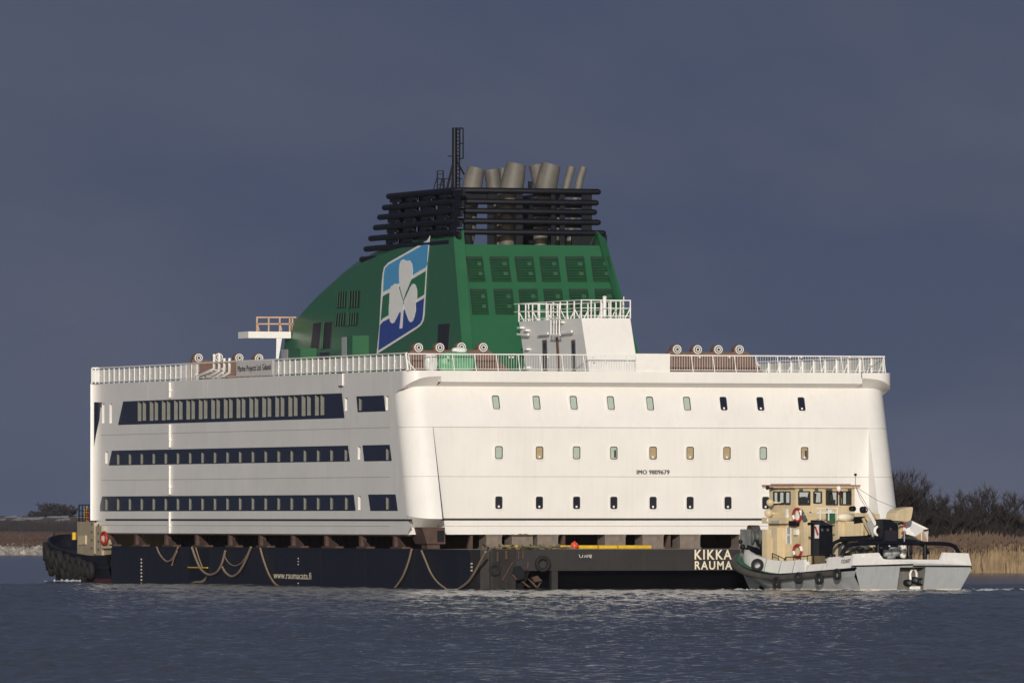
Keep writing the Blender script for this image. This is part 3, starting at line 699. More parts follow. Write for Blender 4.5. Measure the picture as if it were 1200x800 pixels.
# ------------------------------------------------------------------ rails on the deck edge
ZR=14.42
def rails():
    Yn=pX(468,430,0).y
    ya,yb,yc=LEN-.1,pX(208,430,0).y,pX(320,430,0).y
    X=.12
    post=MB(); pan=MB(); bars=MB(); PANS=[]
    n=int((ya-.3)/1.14); ys=[.3+(ya-.3)*i/n for i in range(n+1)]
    for i,y in enumerate(ys):
        post.box((X-.03,y-.045,ZD),(X+.03,y+.045,ZR)) if not pX(276,430,0).y<y<pX(229,430,0).y else None
        if i%2==0 and not(yc<y<yb): post.bar((X+.05,y,ZD+.62),(X+.45,y-.42,ZD),.05)
        if i%5==2: post.bar((X+.05,y,ZD+.05),(X+.05,y+.35,ZD+.4),.06)
    post.box((X-.06,.25,ZR),(X+.06,ya,ZR+.075)); post.box((X-.03,.25,ZD+.09),(X+.03,ya,ZD+.13))
    post.bar((X,.05,ZD),(X-.02,.4,ZR+.05),.1)
    e0,e1=(X,ya-.02),(-.38,LEN-.06)
    for t_ in (.5,1): x_,y_=e0[0]+(e1[0]-e0[0])*t_,e0[1]+(e1[1]-e0[1])*t_; post.box((x_-.04,y_-.04,ZD),(x_+.04,y_+.04,ZR))
    post.bar((e0[0],e0[1],ZR+.035),(e1[0],e1[1],ZR+.035),.09)
    pe=MB(); pe.prism([(e0[0],e0[1]+.05,ZD+.12),(e1[0],e1[1]+.05,ZD+.12),(e1[0],e1[1]+.05,ZR-.1),(e0[0],e0[1]+.05,ZR-.1)],(.0,.02,0)); PANS.append(pe)
    for (a,b_) in ((.35,yc),(yb,ya)):
        y=a
        pan.box((X+.062,a,ZD+.12),(X+.082,b_,ZR-.10)); PANS.append(pan); pan=MB()
    y=yc
    while y<yb:
        if y<pX(276,430,0).y or y>pX(231,430,0).y: bars.box((X-.012,y-.015,ZD),(X+.012,y+.015,ZR))
        y+=.24
    r=post.build('side_railing',M['trim'],ship); bars.build('baluster',M['trim'],r,stuff=True)
    for p_ in PANS: p_.build('rail_panel',M['panel'],r)
    # stern rail
    post=MB(); bars=MB(); x0,x1=.15,WID-.72; xb0,xb1=pY(745,425,0).x,pY(785,425,0).x
    Y0=.02
    post.box((x0,Y0-.035,ZR-.05),(x1,Y0+.035,ZR+.02)); post.box((x0,Y0-.02,ZD+.10),(x1,Y0+.02,ZD+.13))
    n=22
    for i in range(n+1):
        x=x0+(x1-x0)*i/n
        if xb0<x<xb1: continue
        post.bar((x+.14,Y0-.02,ZD),(x,Y0-.02,ZR),.045)
    x=x0
    while x<x1:
        if not(xb0-.05<x<xb1+.05): bars.box((x-.008,Y0-.008,ZD+.12),(x+.008,Y0+.008,ZR-.04))
        x+=.168
    post.box((xb0,Y0-.06,ZD),(xb1,Y0+.03,ZR+.08))
    for k in (2,3): 
        pass
    r=post.build('stern_railing',M['trim'],ship); bars.build('baluster',M['trim'],r,stuff=True)
    lp=MB()
    for px in (525,597,601,642,695,820,855,926,939,996): 
        p=pY(px,418.5,Y0-.08); lp.lathe([(0,-.07),(.06,-.04),(.07,0),(.06,.04),(0,.07)],p,(0,0,1),8)
    lp.build('deck_lights',M['trim'],r,stuff=True)
    # far side rail, seen from inside
    post=MB(); pan=MB(); Xr=WID-.6; y=.4
    while y<30:
        post.box((Xr-.05,y-.06,ZD),(Xr+.05,y+.06,ZR-.05)); post.bar((Xr-.05,y,ZD+.6),(Xr-.45,y-.4,ZD),.06); y+=2.0
    post.box((Xr-.06,.2,ZR-.06),(Xr+.06,30,ZR+.02)); pan.box((Xr+.06,.3,ZD+.1),(Xr+.09,30,ZR-.14))
    r=post.build('side_railing',M['trim'],ship); pan.build('rail_panel',M['panel'],r)
    # stair with handrails by the banner
    b=MB(); X=.18
    def q(px,py,x=X): return pX(px,py,x)
    for dx in (0,.55):
        for (a,c,d) in (((229.5,441.5),(251,431.5),(251,414.8)),((243,442),(257,434),(257,414.8)),((250,443),(263,434.5),(263,419.8)),((256,443),(269,436),(269,419.5))):
            b.tube([q(*a,X+dx),q(*c,X+dx),q(*d,X+dx)],.10,6)
    for i in range(7):
        t=i/6; p=q(229.5+26*t,441.8-10*t); b.box((X,p.y-.15,p.z-.03),(X+.55,p.y+.15,p.z+.03))
    b.build('deck_stair',M['trim'],ship)
rails()
def banner():
    c=[pX(277,441,-.02),pX(319.5,439.6,-.02),pX(319.5,421.6,-.02),pX(277,424.2,-.02)]
    t=thing('banner','grey banner with dark lettering tied to the side railing','banner',c[0])
    b=MB(); b.prism(c,(.03,0,0)); b.build('sheet',M['banner'],t)
    a=pX(278.5,437.6,-.035); e=pX(317.5,435.2,-.035); u=pX(278.5,428.4,-.035)
    text_obj('lettering','Marine Projects Ltd. Gdansk',a,e-a,u-a,M['text'],t,sp=1.05,bold=.05)
banner()

# ------------------------------------------------------------------ funnel
FB=10.02; FT=0.105; FC=WID/2
def fpl(px,py,off=0.0):   # point on the leaning port face of the funnel
    n=Vector((1,0,-FT)).normalized(); d=n.dot(Vector((FB,0,ZD)))-off
    return pP(px,py,n,d)
def mirx(p): return Vector((2*FC-p.x,p.y,p.z))
def funnel():
    sil=[(331,430),(333,412),(336.5,394),(342.5,384),(351.5,370.5),(361,359),(371,348),(380,339.5),(391,330),(401,320.5),(419,306.5),(436,297.3),(453,290),(478,281),(505,274),(541,269)]
    top=[fpl(x,y,-.5*min(1,i/6)) for i,(x,y) in enumerate(sil)]
    aft=[fpl(541,269),fpl(544.5,440)]
    base=[fpl(331,445)]
    # chamfered upper edge
    low=[]
    for i,p in enumerate(top):
        t=(top[min(i+1,len(top)-1)]-top[max(i-1,0)]).normalized(); nrm=Vector((0,t.z,-t.y)); 
        if nrm.z>0: nrm=-nrm
        dn=Vector((0,-abs(t.z),-abs(t.y)))
        q=p+dn*(.55*min(1,i/6)); q.x=FB+FT*(q.z-ZD); low.append(q)
    inn=[V(p) for p in top]
    body=MB()
    aft_top=low[-1].copy(); aft_bot=Vector((FB+FT*(ZD-ZD),aft[1].y,ZD))
    # strip: aft chamfer of the side wall, .55 m wide
    aw=.62
    def side(f):
        mx=f
        body.poly([mx(p) for p in low]+[mx(aft_bot),mx(Vector((FB,base[0].y,ZD)))])
        body.add([mx(p) for p in low]+[mx(p) for p in inn],[(i,i+1,len(low)+i+1,len(low)+i) for i in range(len(low)-1)])
        a0=mx(low[-1]); a1=mx(aft_bot); 
        b0=mx(inn[-1]+Vector((.10,-.12,0))); b1=mx(aft_bot+Vector((aw,-.12,0)))
        body.poly([a0,a1,b1,b0]); body.poly([a0,b0,mx(inn[-1])])
        # inner face of the side wall
        body.poly([b0,b1,b1+Vector((0,1.2,0)),b0+Vector((0,1.2,0))])
        body.poly([b0,b0+Vector((0,1.2,0)),mx(inn[-4]),mx(inn[-3]),mx(inn[-2]),mx(inn[-1])])
    side(lambda p:V(p)); side(mirx)
    # aft panel, recessed
    zt=pY(620,287,22.3).z
    rake=(top[-1].y-aft[1].y)/(top[-1].z-aft[1].z)
    def ap(x,z,off=.22): return Vector((x,aft[1].y+rake*(z-aft[1].z)+off-.12,z))
    xl=lambda z:FB+aw+FT*(z-ZD)
    body.poly([ap(xl(ZD),ZD),ap(2*FC-xl(ZD),ZD),ap(2*FC-xl(zt),zt),ap(xl(zt),zt)])
    # roof between the walls following the front curve
    rf_=[Vector((p.x+.45,p.y,min(p.z-.15,zt))) for p in top]
    L_=[V(p) for p in inn]; 
    for i in range(len(inn)-1):
        a,b_=rf_[i],rf_[i+1]; body.poly([a,b_,mirx(b_),mirx(a)])
        body.poly([inn[i],inn[i+1],b_,a]); body.poly([mirx(inn[i]),mirx(inn[i+1]),mirx(b_),mirx(a)])
    a,b_=rf_[-1],ap(xl(zt),zt); body.poly([a,b_,mirx(b_),mirx(a)])
    fo=body.build('funnel',M['green'],ship)
    # louvre panels on the aft face
    npl=Vector((0,1,-rake)).normalized()
    dpl=npl.dot(ap(16,ZD))
    def app(px,py,off=0): return pP(px,py,npl,dpl-off)
    cols=[(546.5,565),(574,595.5),(603.5,624.5),(632.5,653.5),(662.5,684),(692.5,713.5)]
    rows=[(301,329.5,0,3.6),(339,367.8,4.6,7.6)]
    for (y0,y1,s0,s1) in rows:
        for (xa,xb) in cols:
            lv=MB(); k=1.0
            TL,TR,BR,BL=app(xa+s0,y0,.01),app(xb+s0,y0,.01),app(xb+s1,y1,.01),app(xa+s1,y1,.01)
            lv.poly([TL,BL,BR,TR],1)
            ns=9
            for j in range(ns):
                t0=(j+.12)/ns; t1=(j+.9)/ns
                a=TL.lerp(BL,t0); b_=TR.lerp(BR,t0); c=TR.lerp(BR,t1); d=TL.lerp(BL,t1); o=Vector((0,-.13,-.02)); o2=Vector((0,-.02,0))
                lv.poly([a+o2,d+o,c+o,b_+o2],3); lv.poly([d+o,d,c,c+o],0)
            # frame
            for (p,q) in ((TL,TR),(BL,TL)): lv.bar(p+Vector((0,-.03,0)),q+Vector((0,-.03,0)),.07,1)
            # opaque paler squares painted over the slats as highlights
            for (ta,tb_) in ((.22,.36),(.62,.76)):
                P=lambda u,t: TL.lerp(BL,t).lerp(TR.lerp(BR,t),u)+Vector((0,-.14,0))
                lv.poly([P(.60,ta),P(.60,tb_),P(.84,tb_),P(.84,ta)],0)
            lv.build('louvre',[M['louvre_lit'],M['navyblack'],M['green'],M['louvre']],fo)
    # side louvres and dark doors
    def sidepanel(name,pts,mats,slats,off=.02):
        P=[fpl(x,y,off) for (x,y) in pts]; b=MB(); b.prism(P,Vector((.03,0,0)),0)
        if slats:
            for j in range(slats):
                t=(j+.5)/slats; a=P[0].lerp(P[1],t); c=P[3].lerp(P[2],t); b.bar(a+Vector((-.03,0,0)),c+Vector((-.03,0,0)),.05,1)
        b.build(name,mats,fo)
    for pts in (((395,341.5),(406,341),(405.2,360.3),(393.8,360.8)),((408.5,341),(421,340.4),(420,360),(408,360.4)),((393,367),(404.6,366.4),(403.4,381.6),(391.8,382)),((408,366.5),(419,366),(418,381),(407,381.5))):
        sidepanel('louvre',pts,[M['black'],M['louvre']],4,.06)
    for pts in (((367.2,378.8),(376.3,377.6),(373,408.6),(363.7,409.4)),((380,378),(389.3,377),(386.6,408),(378.4,408.6)),((362.6,413.6),(372,413),(371,421),(361.6,421)),((374.6,413),(386,412.4),(385,421),(373.8,421)),((513.4,380),(527.2,379),(524.5,418),(511.6,419))):
        sidepanel('access_door',pts,[M['navyblack'],M['black']],0,.03)
    sidepanel('door_surround',((376.8,377.4),(379.6,377.2),(377.4,409),(373.6,409.4)),[M['green'],M['green']],0,.10)
    sidepanel('door_surround',((406.3,340.6),(408.3,340.5),(406.6,382),(404.2,382.2)),[M['green'],M['green']],0,.10)
    # emblem
    def ep(x,y,off): return fpl(430+x/5.0,265+y/5.0,off)
    def sheet(name,pts,mt,off): 
        b=MB(); b.prism([ep(x,y,off) for (x,y) in pts],Vector((.012,0,0))); return b.build(name,mt,fo)
    outer=[(372,36),(352,225),(336,520),(331,552),(318,578),(298,596),(56,750),(72,600),(86,330),(92,275),(100,240),(124,214),(352,84),(364,66)]
    sheet('emblem_border',outer,M['logo_white'],.035)
    sheet('emblem_stripe',[(95,385),(110,376),(135,364),(345,240),(352,224),(360,90),(354,96),(128,224),(106,246),(99,280)],M['logo_sky'],.05)
    sheet('emblem_stripe',[(92,412),(105,402),(130,390),(345,262),(336,396),(330,404),(110,530),(92,540),(80,556)],M['logo_green'],.05)
    sheet('emblem_stripe',[(76,580),(92,560),(120,546),(330,424),(335,418),(327,520),(323,548),(311,570),(292,586),(66,728)],M['logo_navy'],.05)
    leaf=[(213,430),(196,370),(188,320),(187,260),(190,225),(198,203),(212,194),(224,198),(230,206),(240,200),(253,202),(263,220),(268,255),(264,298),(246,344),(224,396)]
    sheet('shamrock_leaf',leaf,M['logo_white'],.066)
    sheet('shamrock_leaf',[(210,440),(196,395),(184,352),(174,338),(162,336),(152,346),(140,352),(133,372),(131,420),(130,450),(127,480),(128,530),(136,560),(147,570),(160,564),(176,532),(192,500),(206,470)],M['logo_white'],.066)
    sheet('shamrock_leaf',[(214,440),(232,404),(252,360),(264,340),(276,336),(286,348),(293,376),(293,420),(284,448),(286,490),(278,530),(268,556),(255,564),(244,552),(230,516),(218,476)],M['logo_white'],.066)
    sheet('shamrock_stem',[(196,458),(216,458),(212,500),(205,598),(190,600),(198,520)],M['logo_white'],.067)
    # pipe cage round the exhausts
    Yc=22.9; Xc=11.05
    ylev=[223,236,247,259,271.5]; z=[pY(543,y,Yc).z for y in ylev]; dz=(z[4]-z[0])/4; z=z+[z[4]+dz,z[4]+2*dz]
    lx=[455.5,450.5,445,440,434.5,429,424]
    XR=[pY(p,240,Yc).x for p in (701,698.5,696.5,701,707)]
    cr=.19
    for i in range(7):
        yl=pX(lx[i],240,Xc).y
        path=[(Xc,yl,z[i]),(Xc,Yc+.5,z[i]),(Xc+.15,Yc+.15,z[i]),(Xc+.5,Yc,z[i])]
        b=MB()
        if i<5: path+=[(XR[i],Yc,z[i])]
        else: path=path[:2]
        b.tube(path,cr,10); b.lathe([(cr,0),(cr*.7,cr*.7),(0.01,cr)],path[0],(0,1,0),10)
        if i<5: b.lathe([(cr,0),(cr*.7,cr*.7),(0.01,cr)],path[-1],(1,0,0),10)
        b.build('cage_pipe',M['black'],fo)
        b=MB(); xr=XR[min(i,4)]-.5; b.tube([(xr,Yc+.4,z[i]),(xr,yl,z[i])],cr,8); b.build('cage_pipe',M['black'],fo)
    b=MB()
    zt0=z[0]
    for px in (462,481,501,520,536):
        y=pX(px,240,Xc).y; zlow=z[5] if px<480 else z[4]-.3
        b.hexa([(Xc+.05,y+.8,zlow),(Xc+.15,y+.8,zlow),(Xc+.15,y+1.8,zlow),(Xc+.05,y+1.8,zlow)],[(Xc+.05,y-.35,zt0),(Xc+.15,y-.35,zt0),(Xc+.15,y+.35,zt0),(Xc+.05,y+.35,zt0)])
        for k in range(5): b.box((Xc+.02,y-1.0+.2*k,z[k]-.42),(Xc+.2,y+1.0+.2*k,z[k]))
    for px,w in ((549,.25),(576.5,.3),(610,.35),(649,.2),(660,.25),(690,.5)):
        x=pY(px,250,Yc+.1).x
        b.box((x-w,Yc+.05,zt-.3),(x+w*.4,Yc+.15,zt0))
    b.box((pY(671,280,Yc).x,Yc+.1,zt-.1),(pY(712,280,Yc).x,Yc+.3,z[4]-.1))
    b.box((Xc+.3,Yc+.15,z[1]),(pY(584,240,Yc).x,Yc+.2,z[0]))
    for k in range(4): b.box((pY(628,240,Yc).x,Yc+.5,z[k]-.36),(pY(694,240,Yc).x,Yc+.55,z[k]-.1))
    y_a,y_b=Yc+.6,pX(462,240,Xc).y
    for k in range(6):
        y=y_a
        while y<y_b-.6:
            w=random.uniform(1.1,2.3); b.box((Xc+.35,y,z[k+1]),(Xc+.42,min(y+w,y_b+.5*k),z[k])); y+=w+random.uniform(.35,.6)
    b.build('cage_frame',M['black'],fo,stuff=True)
    # a dark inner casing behind the far half of the cage
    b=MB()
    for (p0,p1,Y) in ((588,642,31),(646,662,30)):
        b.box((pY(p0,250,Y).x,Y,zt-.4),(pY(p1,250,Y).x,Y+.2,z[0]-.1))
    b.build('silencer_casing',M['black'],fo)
    # exhaust stacks
    def stack(pts,Y,ry=None):
        path=[pY((a+b_)/2,y,Y) for (a,b_,y) in pts]; rad=[(pY(b_,y,Y)-pY(a,y,Y)).length/2 for (a,b_,y) in pts]
        d=path[-1]-path[-2]
        b=MB(); b.tube(path,rad,18,0,False)
        b.disc(path[-1]-d.normalized()*.3,rad[-1]*.96,d,18,1)
        for k in (1,2): 
            if k<len(path)-1: b.tube([path[k]-(path[k+1]-path[k]).normalized()*.05,path[k]+(path[k+1]-path[k]).normalized()*.05],rad[k]*1.03,18)
        b.build('exhaust_pipe',[M['exhaust'],M['black']],fo)
    stack([(541,553,292),(543,557,272),(544.5,559,245),(541.5,563.5,222),(545,566,208),(549,568,197.5)],26)
    stack([(573,590,292),(572,588,240),(570.5,588,222),(569,586,208),(568,584,198.5)],27.5)
    stack([(585,600,240),(584,594,222),(585,593,208),(586,592.5,197)],29)
    stack([(586,602,292),(584,604,260),(581.5,606,240),(586.5,612.5,220),(589.5,614.5,207),(594.5,615.5,192.3)],24.6)
    stack([(628,650,240),(626.5,645,220),(623,640,206),(620,637,192.8)],27)
    stack([(625,640,292),(626,643,260),(626.5,646,236),(628,652,219),(631,654.5,205),(635,656.4,193.3)],25.2)
    stack([(644,653,292),(650,660,258),(654.5,663,235),(659.5,668,219),(662,671,207),(665.3,674.4,195.8)],25.6)
    stack([(663,671,292),(666,675,260),(669.5,678,235),(673.5,682,219),(676,684.5,207),(679.6,688,196)],25.6)
    b=MB(); c=pY(621.5,218,24); b.box(c-Vector((.12,.1,.3)),c+Vector((.12,.1,.3))); b.build('lamp_housing',M['black'],fo)
    # mast
    mY=27.0
    def q(x,y,dy=0): return pY(500+x/8.89,140+y/8.89,mY+dy)
    b=MB(); 
    b.tube([q(290,725),q(290,90)],.16,8)
    for x in (310,342):
        b.bar(q(x,725,.2),q(x,90,.2),.08)
    y=110
    while y<720: b.bar(q(300,y,.2),q(345,y,.2),.07); y+=38
    for (a,c) in (((345,95),(380,95)),((380,95),(380,408)),((345,95),(345,408)),((345,408),(380,408)),((345,250),(380,250))): b.bar(q(*a),q(*c),.07)
    b.bar(q(222,383),q(335,383),.07); b.bar(q(275,92),q(380,92),.09)
    b.bar(q(300,405),q(390,575),.10); b.bar(q(285,425),q(212,725),.13); b.bar(q(280,560),q(258,725),.1)
    b.bar(q(100,618),q(370,618),.06); b.bar(q(262,690),q(300,690),.1)
    b.build('mast',M['black'],fo)
    b=MB()
    for x in (112,172): b.bar(q(x,740),q(x,535),.07)
    for y in (537,570,620,680): b.bar(q(110,y),q(175,y),.05)
    b.bar(q(104,620),q(68,742),.05); b.bar(q(160,625),q(134,735),.08); b.bar(q(180,620),q(180,740),.09)
    b.build('ladder',M['black'],fo)
funnel()

# ------------------------------------------------------------------ deck house
def deck_house():
    Y0=1.0; mb_=pY(690.5,436,Y0); rb=pY(748,436,Y0)
    xm,xr=mb_.x,rb.x; zt=pY(682,372.6,Y0+1.45).z; sh=1.45
    yl=pX(617,437,xm).y
    A=[(xm,Y0,ZD),(xr,Y0,ZD),(xr,yl,ZD),(xm,yl,ZD)]
    B=[(xm,Y0+sh,zt),(xr,Y0+sh,zt),(xr,yl+sh,zt),(xm,yl+sh,zt)]
    b=MB(); b.hexa(A,B); dh=b.build('deck_house',M['white'],ship)
    def hp(px,py,off=0): return pX(px,py,xm-off)
    b=MB()
    for k,(x0,x1) in enumerate(((635.5,641),(669.5,674.3))):
        w=[hp(x0-.3,398.5,.02),hp(x1-.3,397.8,.02),hp(x1+.7,440,.02),hp(x0+.9,440,.02)]
        b=MB(); b.prism(w,(.015,0,0),0)
        p=[hp(x0+1,402,.03),hp(x1-1.6,401.6,.03),hp(x1-1.2,413.5,.03),hp(x0+1.4,413.8,.03)]
        b.prism(p,(.008,0,0),1)
        c=hp((x0+x1)/2-.4,399.4,.05); b.box(c-Vector((.012,.22,.03)),c+Vector((.012,.22,.03)),2)
        b.build('door',[M['darkgrey'],M['glass_dark'],M['red']],dh)
    b=MB(); b.bar(hp(653,395,.05),hp(655.5,440,.05),.16); b.build('rusty_pipe',M['rust'],dh)
    # ledges, brackets
    b=MB()
    for (x0,x1,y0,y1) in ((606.5,619,391.5,391.8),(630,642,391,390.3),(656,670,389.6,388.2)): b.bar(hp(x0,y0,.3),hp(x1,y1,.3),.12)
    for (x,y) in ((616,387),(609.5,384),(617,409),(617,430.5),(657,377.5)): c=hp(x,y,.15); b.box(c-Vector((.1,.3,.05)),c+Vector((.15,.3,.05)))
    for y in (396,406.6,417,429.5):
        c=pY(735.5+(y-396)*.17,y,Y0+sh*(ZR+4-ZD-(y-373)*.053)/4.4-.15); b.box(c-Vector((.25,.05,.03)),c+Vector((.15,.25,.03)))
    b.build('bracket',M['trim'],dh,stuff=True)
    # caged ladder
    b=MB()
    def q(px,py,off): return hp(px,py,off)
    for off in (.05,.55):
        for px in (645.5,655.5): b.bar(q(px,392.5,off),q(px,356,off),.07)
    for px in (649,652): b.bar(q(px,392.5,.55),q(px,372,.55),.05)
    for y in (373.5,392.5): 
        b.bar(q(644,y,.55),q(656.5,y,.55),.08)
    for k in range(9): b.bar(q(646,358+k*4.2,.05),q(655,358+k*4.2,.05),.04)
    b.build('ladder',M['trim'],dh)
    # rails on the roof
    b=MB(); h=1.12
    c4=[Vector(p) for p in B]
    per=[(c4[3],c4[0],9),(c4[0],c4[1],5),(c4[1],c4[2],9),(c4[2],c4[3],5)]
    for (p,q_,n) in per:
        for k in range(n):
            a=p.lerp(q_,k/n); b.bar(a,a+Vector((0,0,h)),.07)
            if k%2==0 and k<n:
                d=(q_-p).normalized(); b.bar(a+Vector((0,0,h*.55)),a+Vector(((.35 if p.x<(xm+xr)/2 else -.35) if abs(d.y)>.5 else 0,(.35 if p.y<(yl+Y0)/2+sh else -.35) if abs(d.x)>.5 else 0,0)),.06)
        for z in (h,h*.56,.15): b.bar(p+Vector((0,0,z)),q_+Vector((0,0,z)),.06 if z==h else .04)
    a=c4[3]+Vector((0,.0,h)); b.bar(a,a+Vector((0,.9,0)),.05); b.bar(a-Vector((0,0,.5)),a+Vector((0,.9,-.5)),.04)
    b.build('roof_railing',M['trim'],dh)
    b=MB(); p=pY(708.6,372,Y0+3.5); b.tube([p,p+Vector((0,0,1.25))],.12,8); b.tube([p+Vector((0,0,1.25)),p+Vector((0,0,1.35))],[.17,.08],8)
    p=pY(731,372,Y0+3.0); b.tube([p,p+Vector((0,0,1.3))],.035,6); b.build('roof_pole',M['trim'],dh)
    # small vent boxes along the side rail
    for (x0,x1,y0,m) in ((337.5,352,408.5,'green'),(330,337,409.5,'grey'),(400.3,406,395,'grey'),(406.3,413,393.5,'green')):
        b=MB(); a=pX(x0,430,3.5); c=pX(x1,430,3.5); zt_=pX(x0,y0,3.5).z; b.box((3.5,c.y,ZD),(4.6,a.y,zt_)); b.build('vent_trunk',M[m],ship)
    # gangway platform by the funnel's foot
    Yp=54.0
    def g(px,py,dy=0): return pY(px,py,Yp+dy)
    b=MB(); a=g(291,396); c=g(341,388.6); b.box((a.x,Yp,a.z),(c.x,Yp+2.2,c.z)); 
    b.hexa([g(323.5,420),g(326.5,420),g(326.5,420,.5),g(323.5,420,.5)],[g(324,396),g(330.5,396),g(330.5,396,.5),g(324,396,.5)])
    pf=b.build('lookout_platform',M['trim'],ship)
    b=MB()
    for dy in (.1,2.1):
        for px in (301,314.7,327.7,339.4,342.6): b.bar(g(px,388.8,dy),g(px,371.8,dy),.09)
        for y in (371.8,379.5): b.bar(g(301,y,dy),g(347,y,dy),.09)
        for px in (303.5,330): b.bar(g(px,387.5,dy),g(px-2,380,dy),.08)
    b.bar(g(301,371.8,.1),g(301,371.8,2.1),.09)
    b.build('platform_railing',M['orange_primer'],pf)
deck_house()

# ------------------------------------------------------------------ lifting frames on deck
def lifting(name,label,rings,Y,slope_l,slope_r,zb=ZD,block=None):
    c=pY(rings[0][0],rings[0][1],Y)
    t=thing(name,label,'lifting frame',(c.x,Y,zb),0,'rusty lifting frames on the top deck')
    C_=[pY(x,y,Y) for (x,y) in rings]; rc=.29
    pts=[pY(slope_l[0],slope_l[1],Y)]; pts[0].z=zb
    if len(slope_l)>2: pts.append(pY(slope_l[2],slope_l[3],Y))
    for i,p in enumerate(C_):
        for a in range(200,-21,-22): pts.append(p+Vector((rc*1.15*math.cos(R(a)),0,rc*1.1*math.sin(R(a))-.02)))
        if i<3: m=(p+C_[i+1])/2; pts.append(m+Vector((-.25,0,-.17))); pts.append(m+Vector((.25,0,-.17)))
    if len(slope_r)>2: pts.append(pY(slope_r[2],slope_r[3],Y))
    e=pY(slope_r[0],slope_r[1],Y); e.z=zb; pts.append(e)
    b=MB(); b.prism(pts,(0,.5,0)); b.build('plate',M['lugrust'],t)
    for p in C_:
        b=MB(); q=p+Vector((0,-.02,0))
        b.lathe([(.27,0),(.27,-.10),(.215,-.10)],q,(0,1,0),24,0,False); b.lathe([(.215,-.08),(.15,-.08)],q,(0,1,0),24,1,False); b.lathe([(.15,-.12),(.095,-.12)],q,(0,1,0),24,0,False)
        b.lathe([(.215,-.10),(.215,-.02),(.15,-.02),(.15,-.12)],q,(0,1,0),24,1,False); b.disc(q+Vector((0,-.11,0)),.10,(0,-1,0),20,1)
        b.build('lifting_eye',[M['trim'],M['gasket']],t)
    return t
lifting('lifting_frame','rusty lifting frame with four white eyes beside the green tarpaulin',[(490,407.2),(515,407.2),(540.3,406.6),(565.8,407)],1.6,(470,434,481,411.5),(598,434,574,410.5))
lifting('lifting_frame','rusty lifting frame with four white eyes right of the white deck house',[(793,409.3),(817,409.5),(841.3,409.5),(866,409.5)],3.0,(770,434,785,411),(895,434,876,411.5))
lifting('lifting_frame','rusty lifting frame with white eyes behind the stair and banner, farthest left',[(232.3,419.2),(256,418.6),(280,419.3),(303.2,419.6)],45.5,(218,445,226,421),(322,445,312,422))
def bundle():
    rnd=random.Random(5)
    def lump(b,c,sx,sy,sz,m,n=14,k=9):
        vs_=[];fs=[]
        for i in range(k+1):
            th=math.pi*i/k
            for j in range(n):
                a=2*math.pi*j/n; e=.55
                cx=math.copysign(abs(math.cos(a))**e,math.cos(a)); cy=math.copysign(abs(math.sin(a))**e,math.sin(a)); st=abs(math.sin(th))**e; cz=math.copysign(abs(math.cos(th))**.8,math.cos(th))
                w=1+rnd.uniform(-.07,.07); vs_.append(V(c)+Vector((sx*cx*st*w,sy*cy*st*w,sz*cz*w)))
        for i in range(k):
            for j in range(n): fs.append((i*n+j,i*n+(j+1)%n,(i+1)*n+(j+1)%n,(i+1)*n+j))
        b.add(vs_,fs,m,True)
    c=pY(535,423,1.0)
    b=MB(); lump(b,(c.x,1.05,ZD+.5),1.22,.42,.66,0); o=b.build('tarpaulin_bundle',M['tarpgreen'],None,(c.x,1.05,ZD)); tag(o,'bright green tarpaulin bundle behind the stern railing','tarpaulin')
    c=pY(505,425,1.0)
    b=MB(); lump(b,(c.x,1.05,ZD+.5),.42,.35,.55,0); o=b.build('plastic_sheet',M['plastic'],None,(c.x,1.05,ZD)); tag(o,'white crumpled plastic sheet left of the green tarpaulin','plastic sheet')
    c=pY(540,410.5,1.0)
    b=MB(); lump(b,(c.x,1.25,c.z),.5,.2,.2,0,10,6); o=b.build('plastic_sheet',M['plastic'],None,(c.x,1.25,c.z-.2)); tag(o,'white plastic sheet heaped on top of the green tarpaulin','plastic sheet')
bundle()

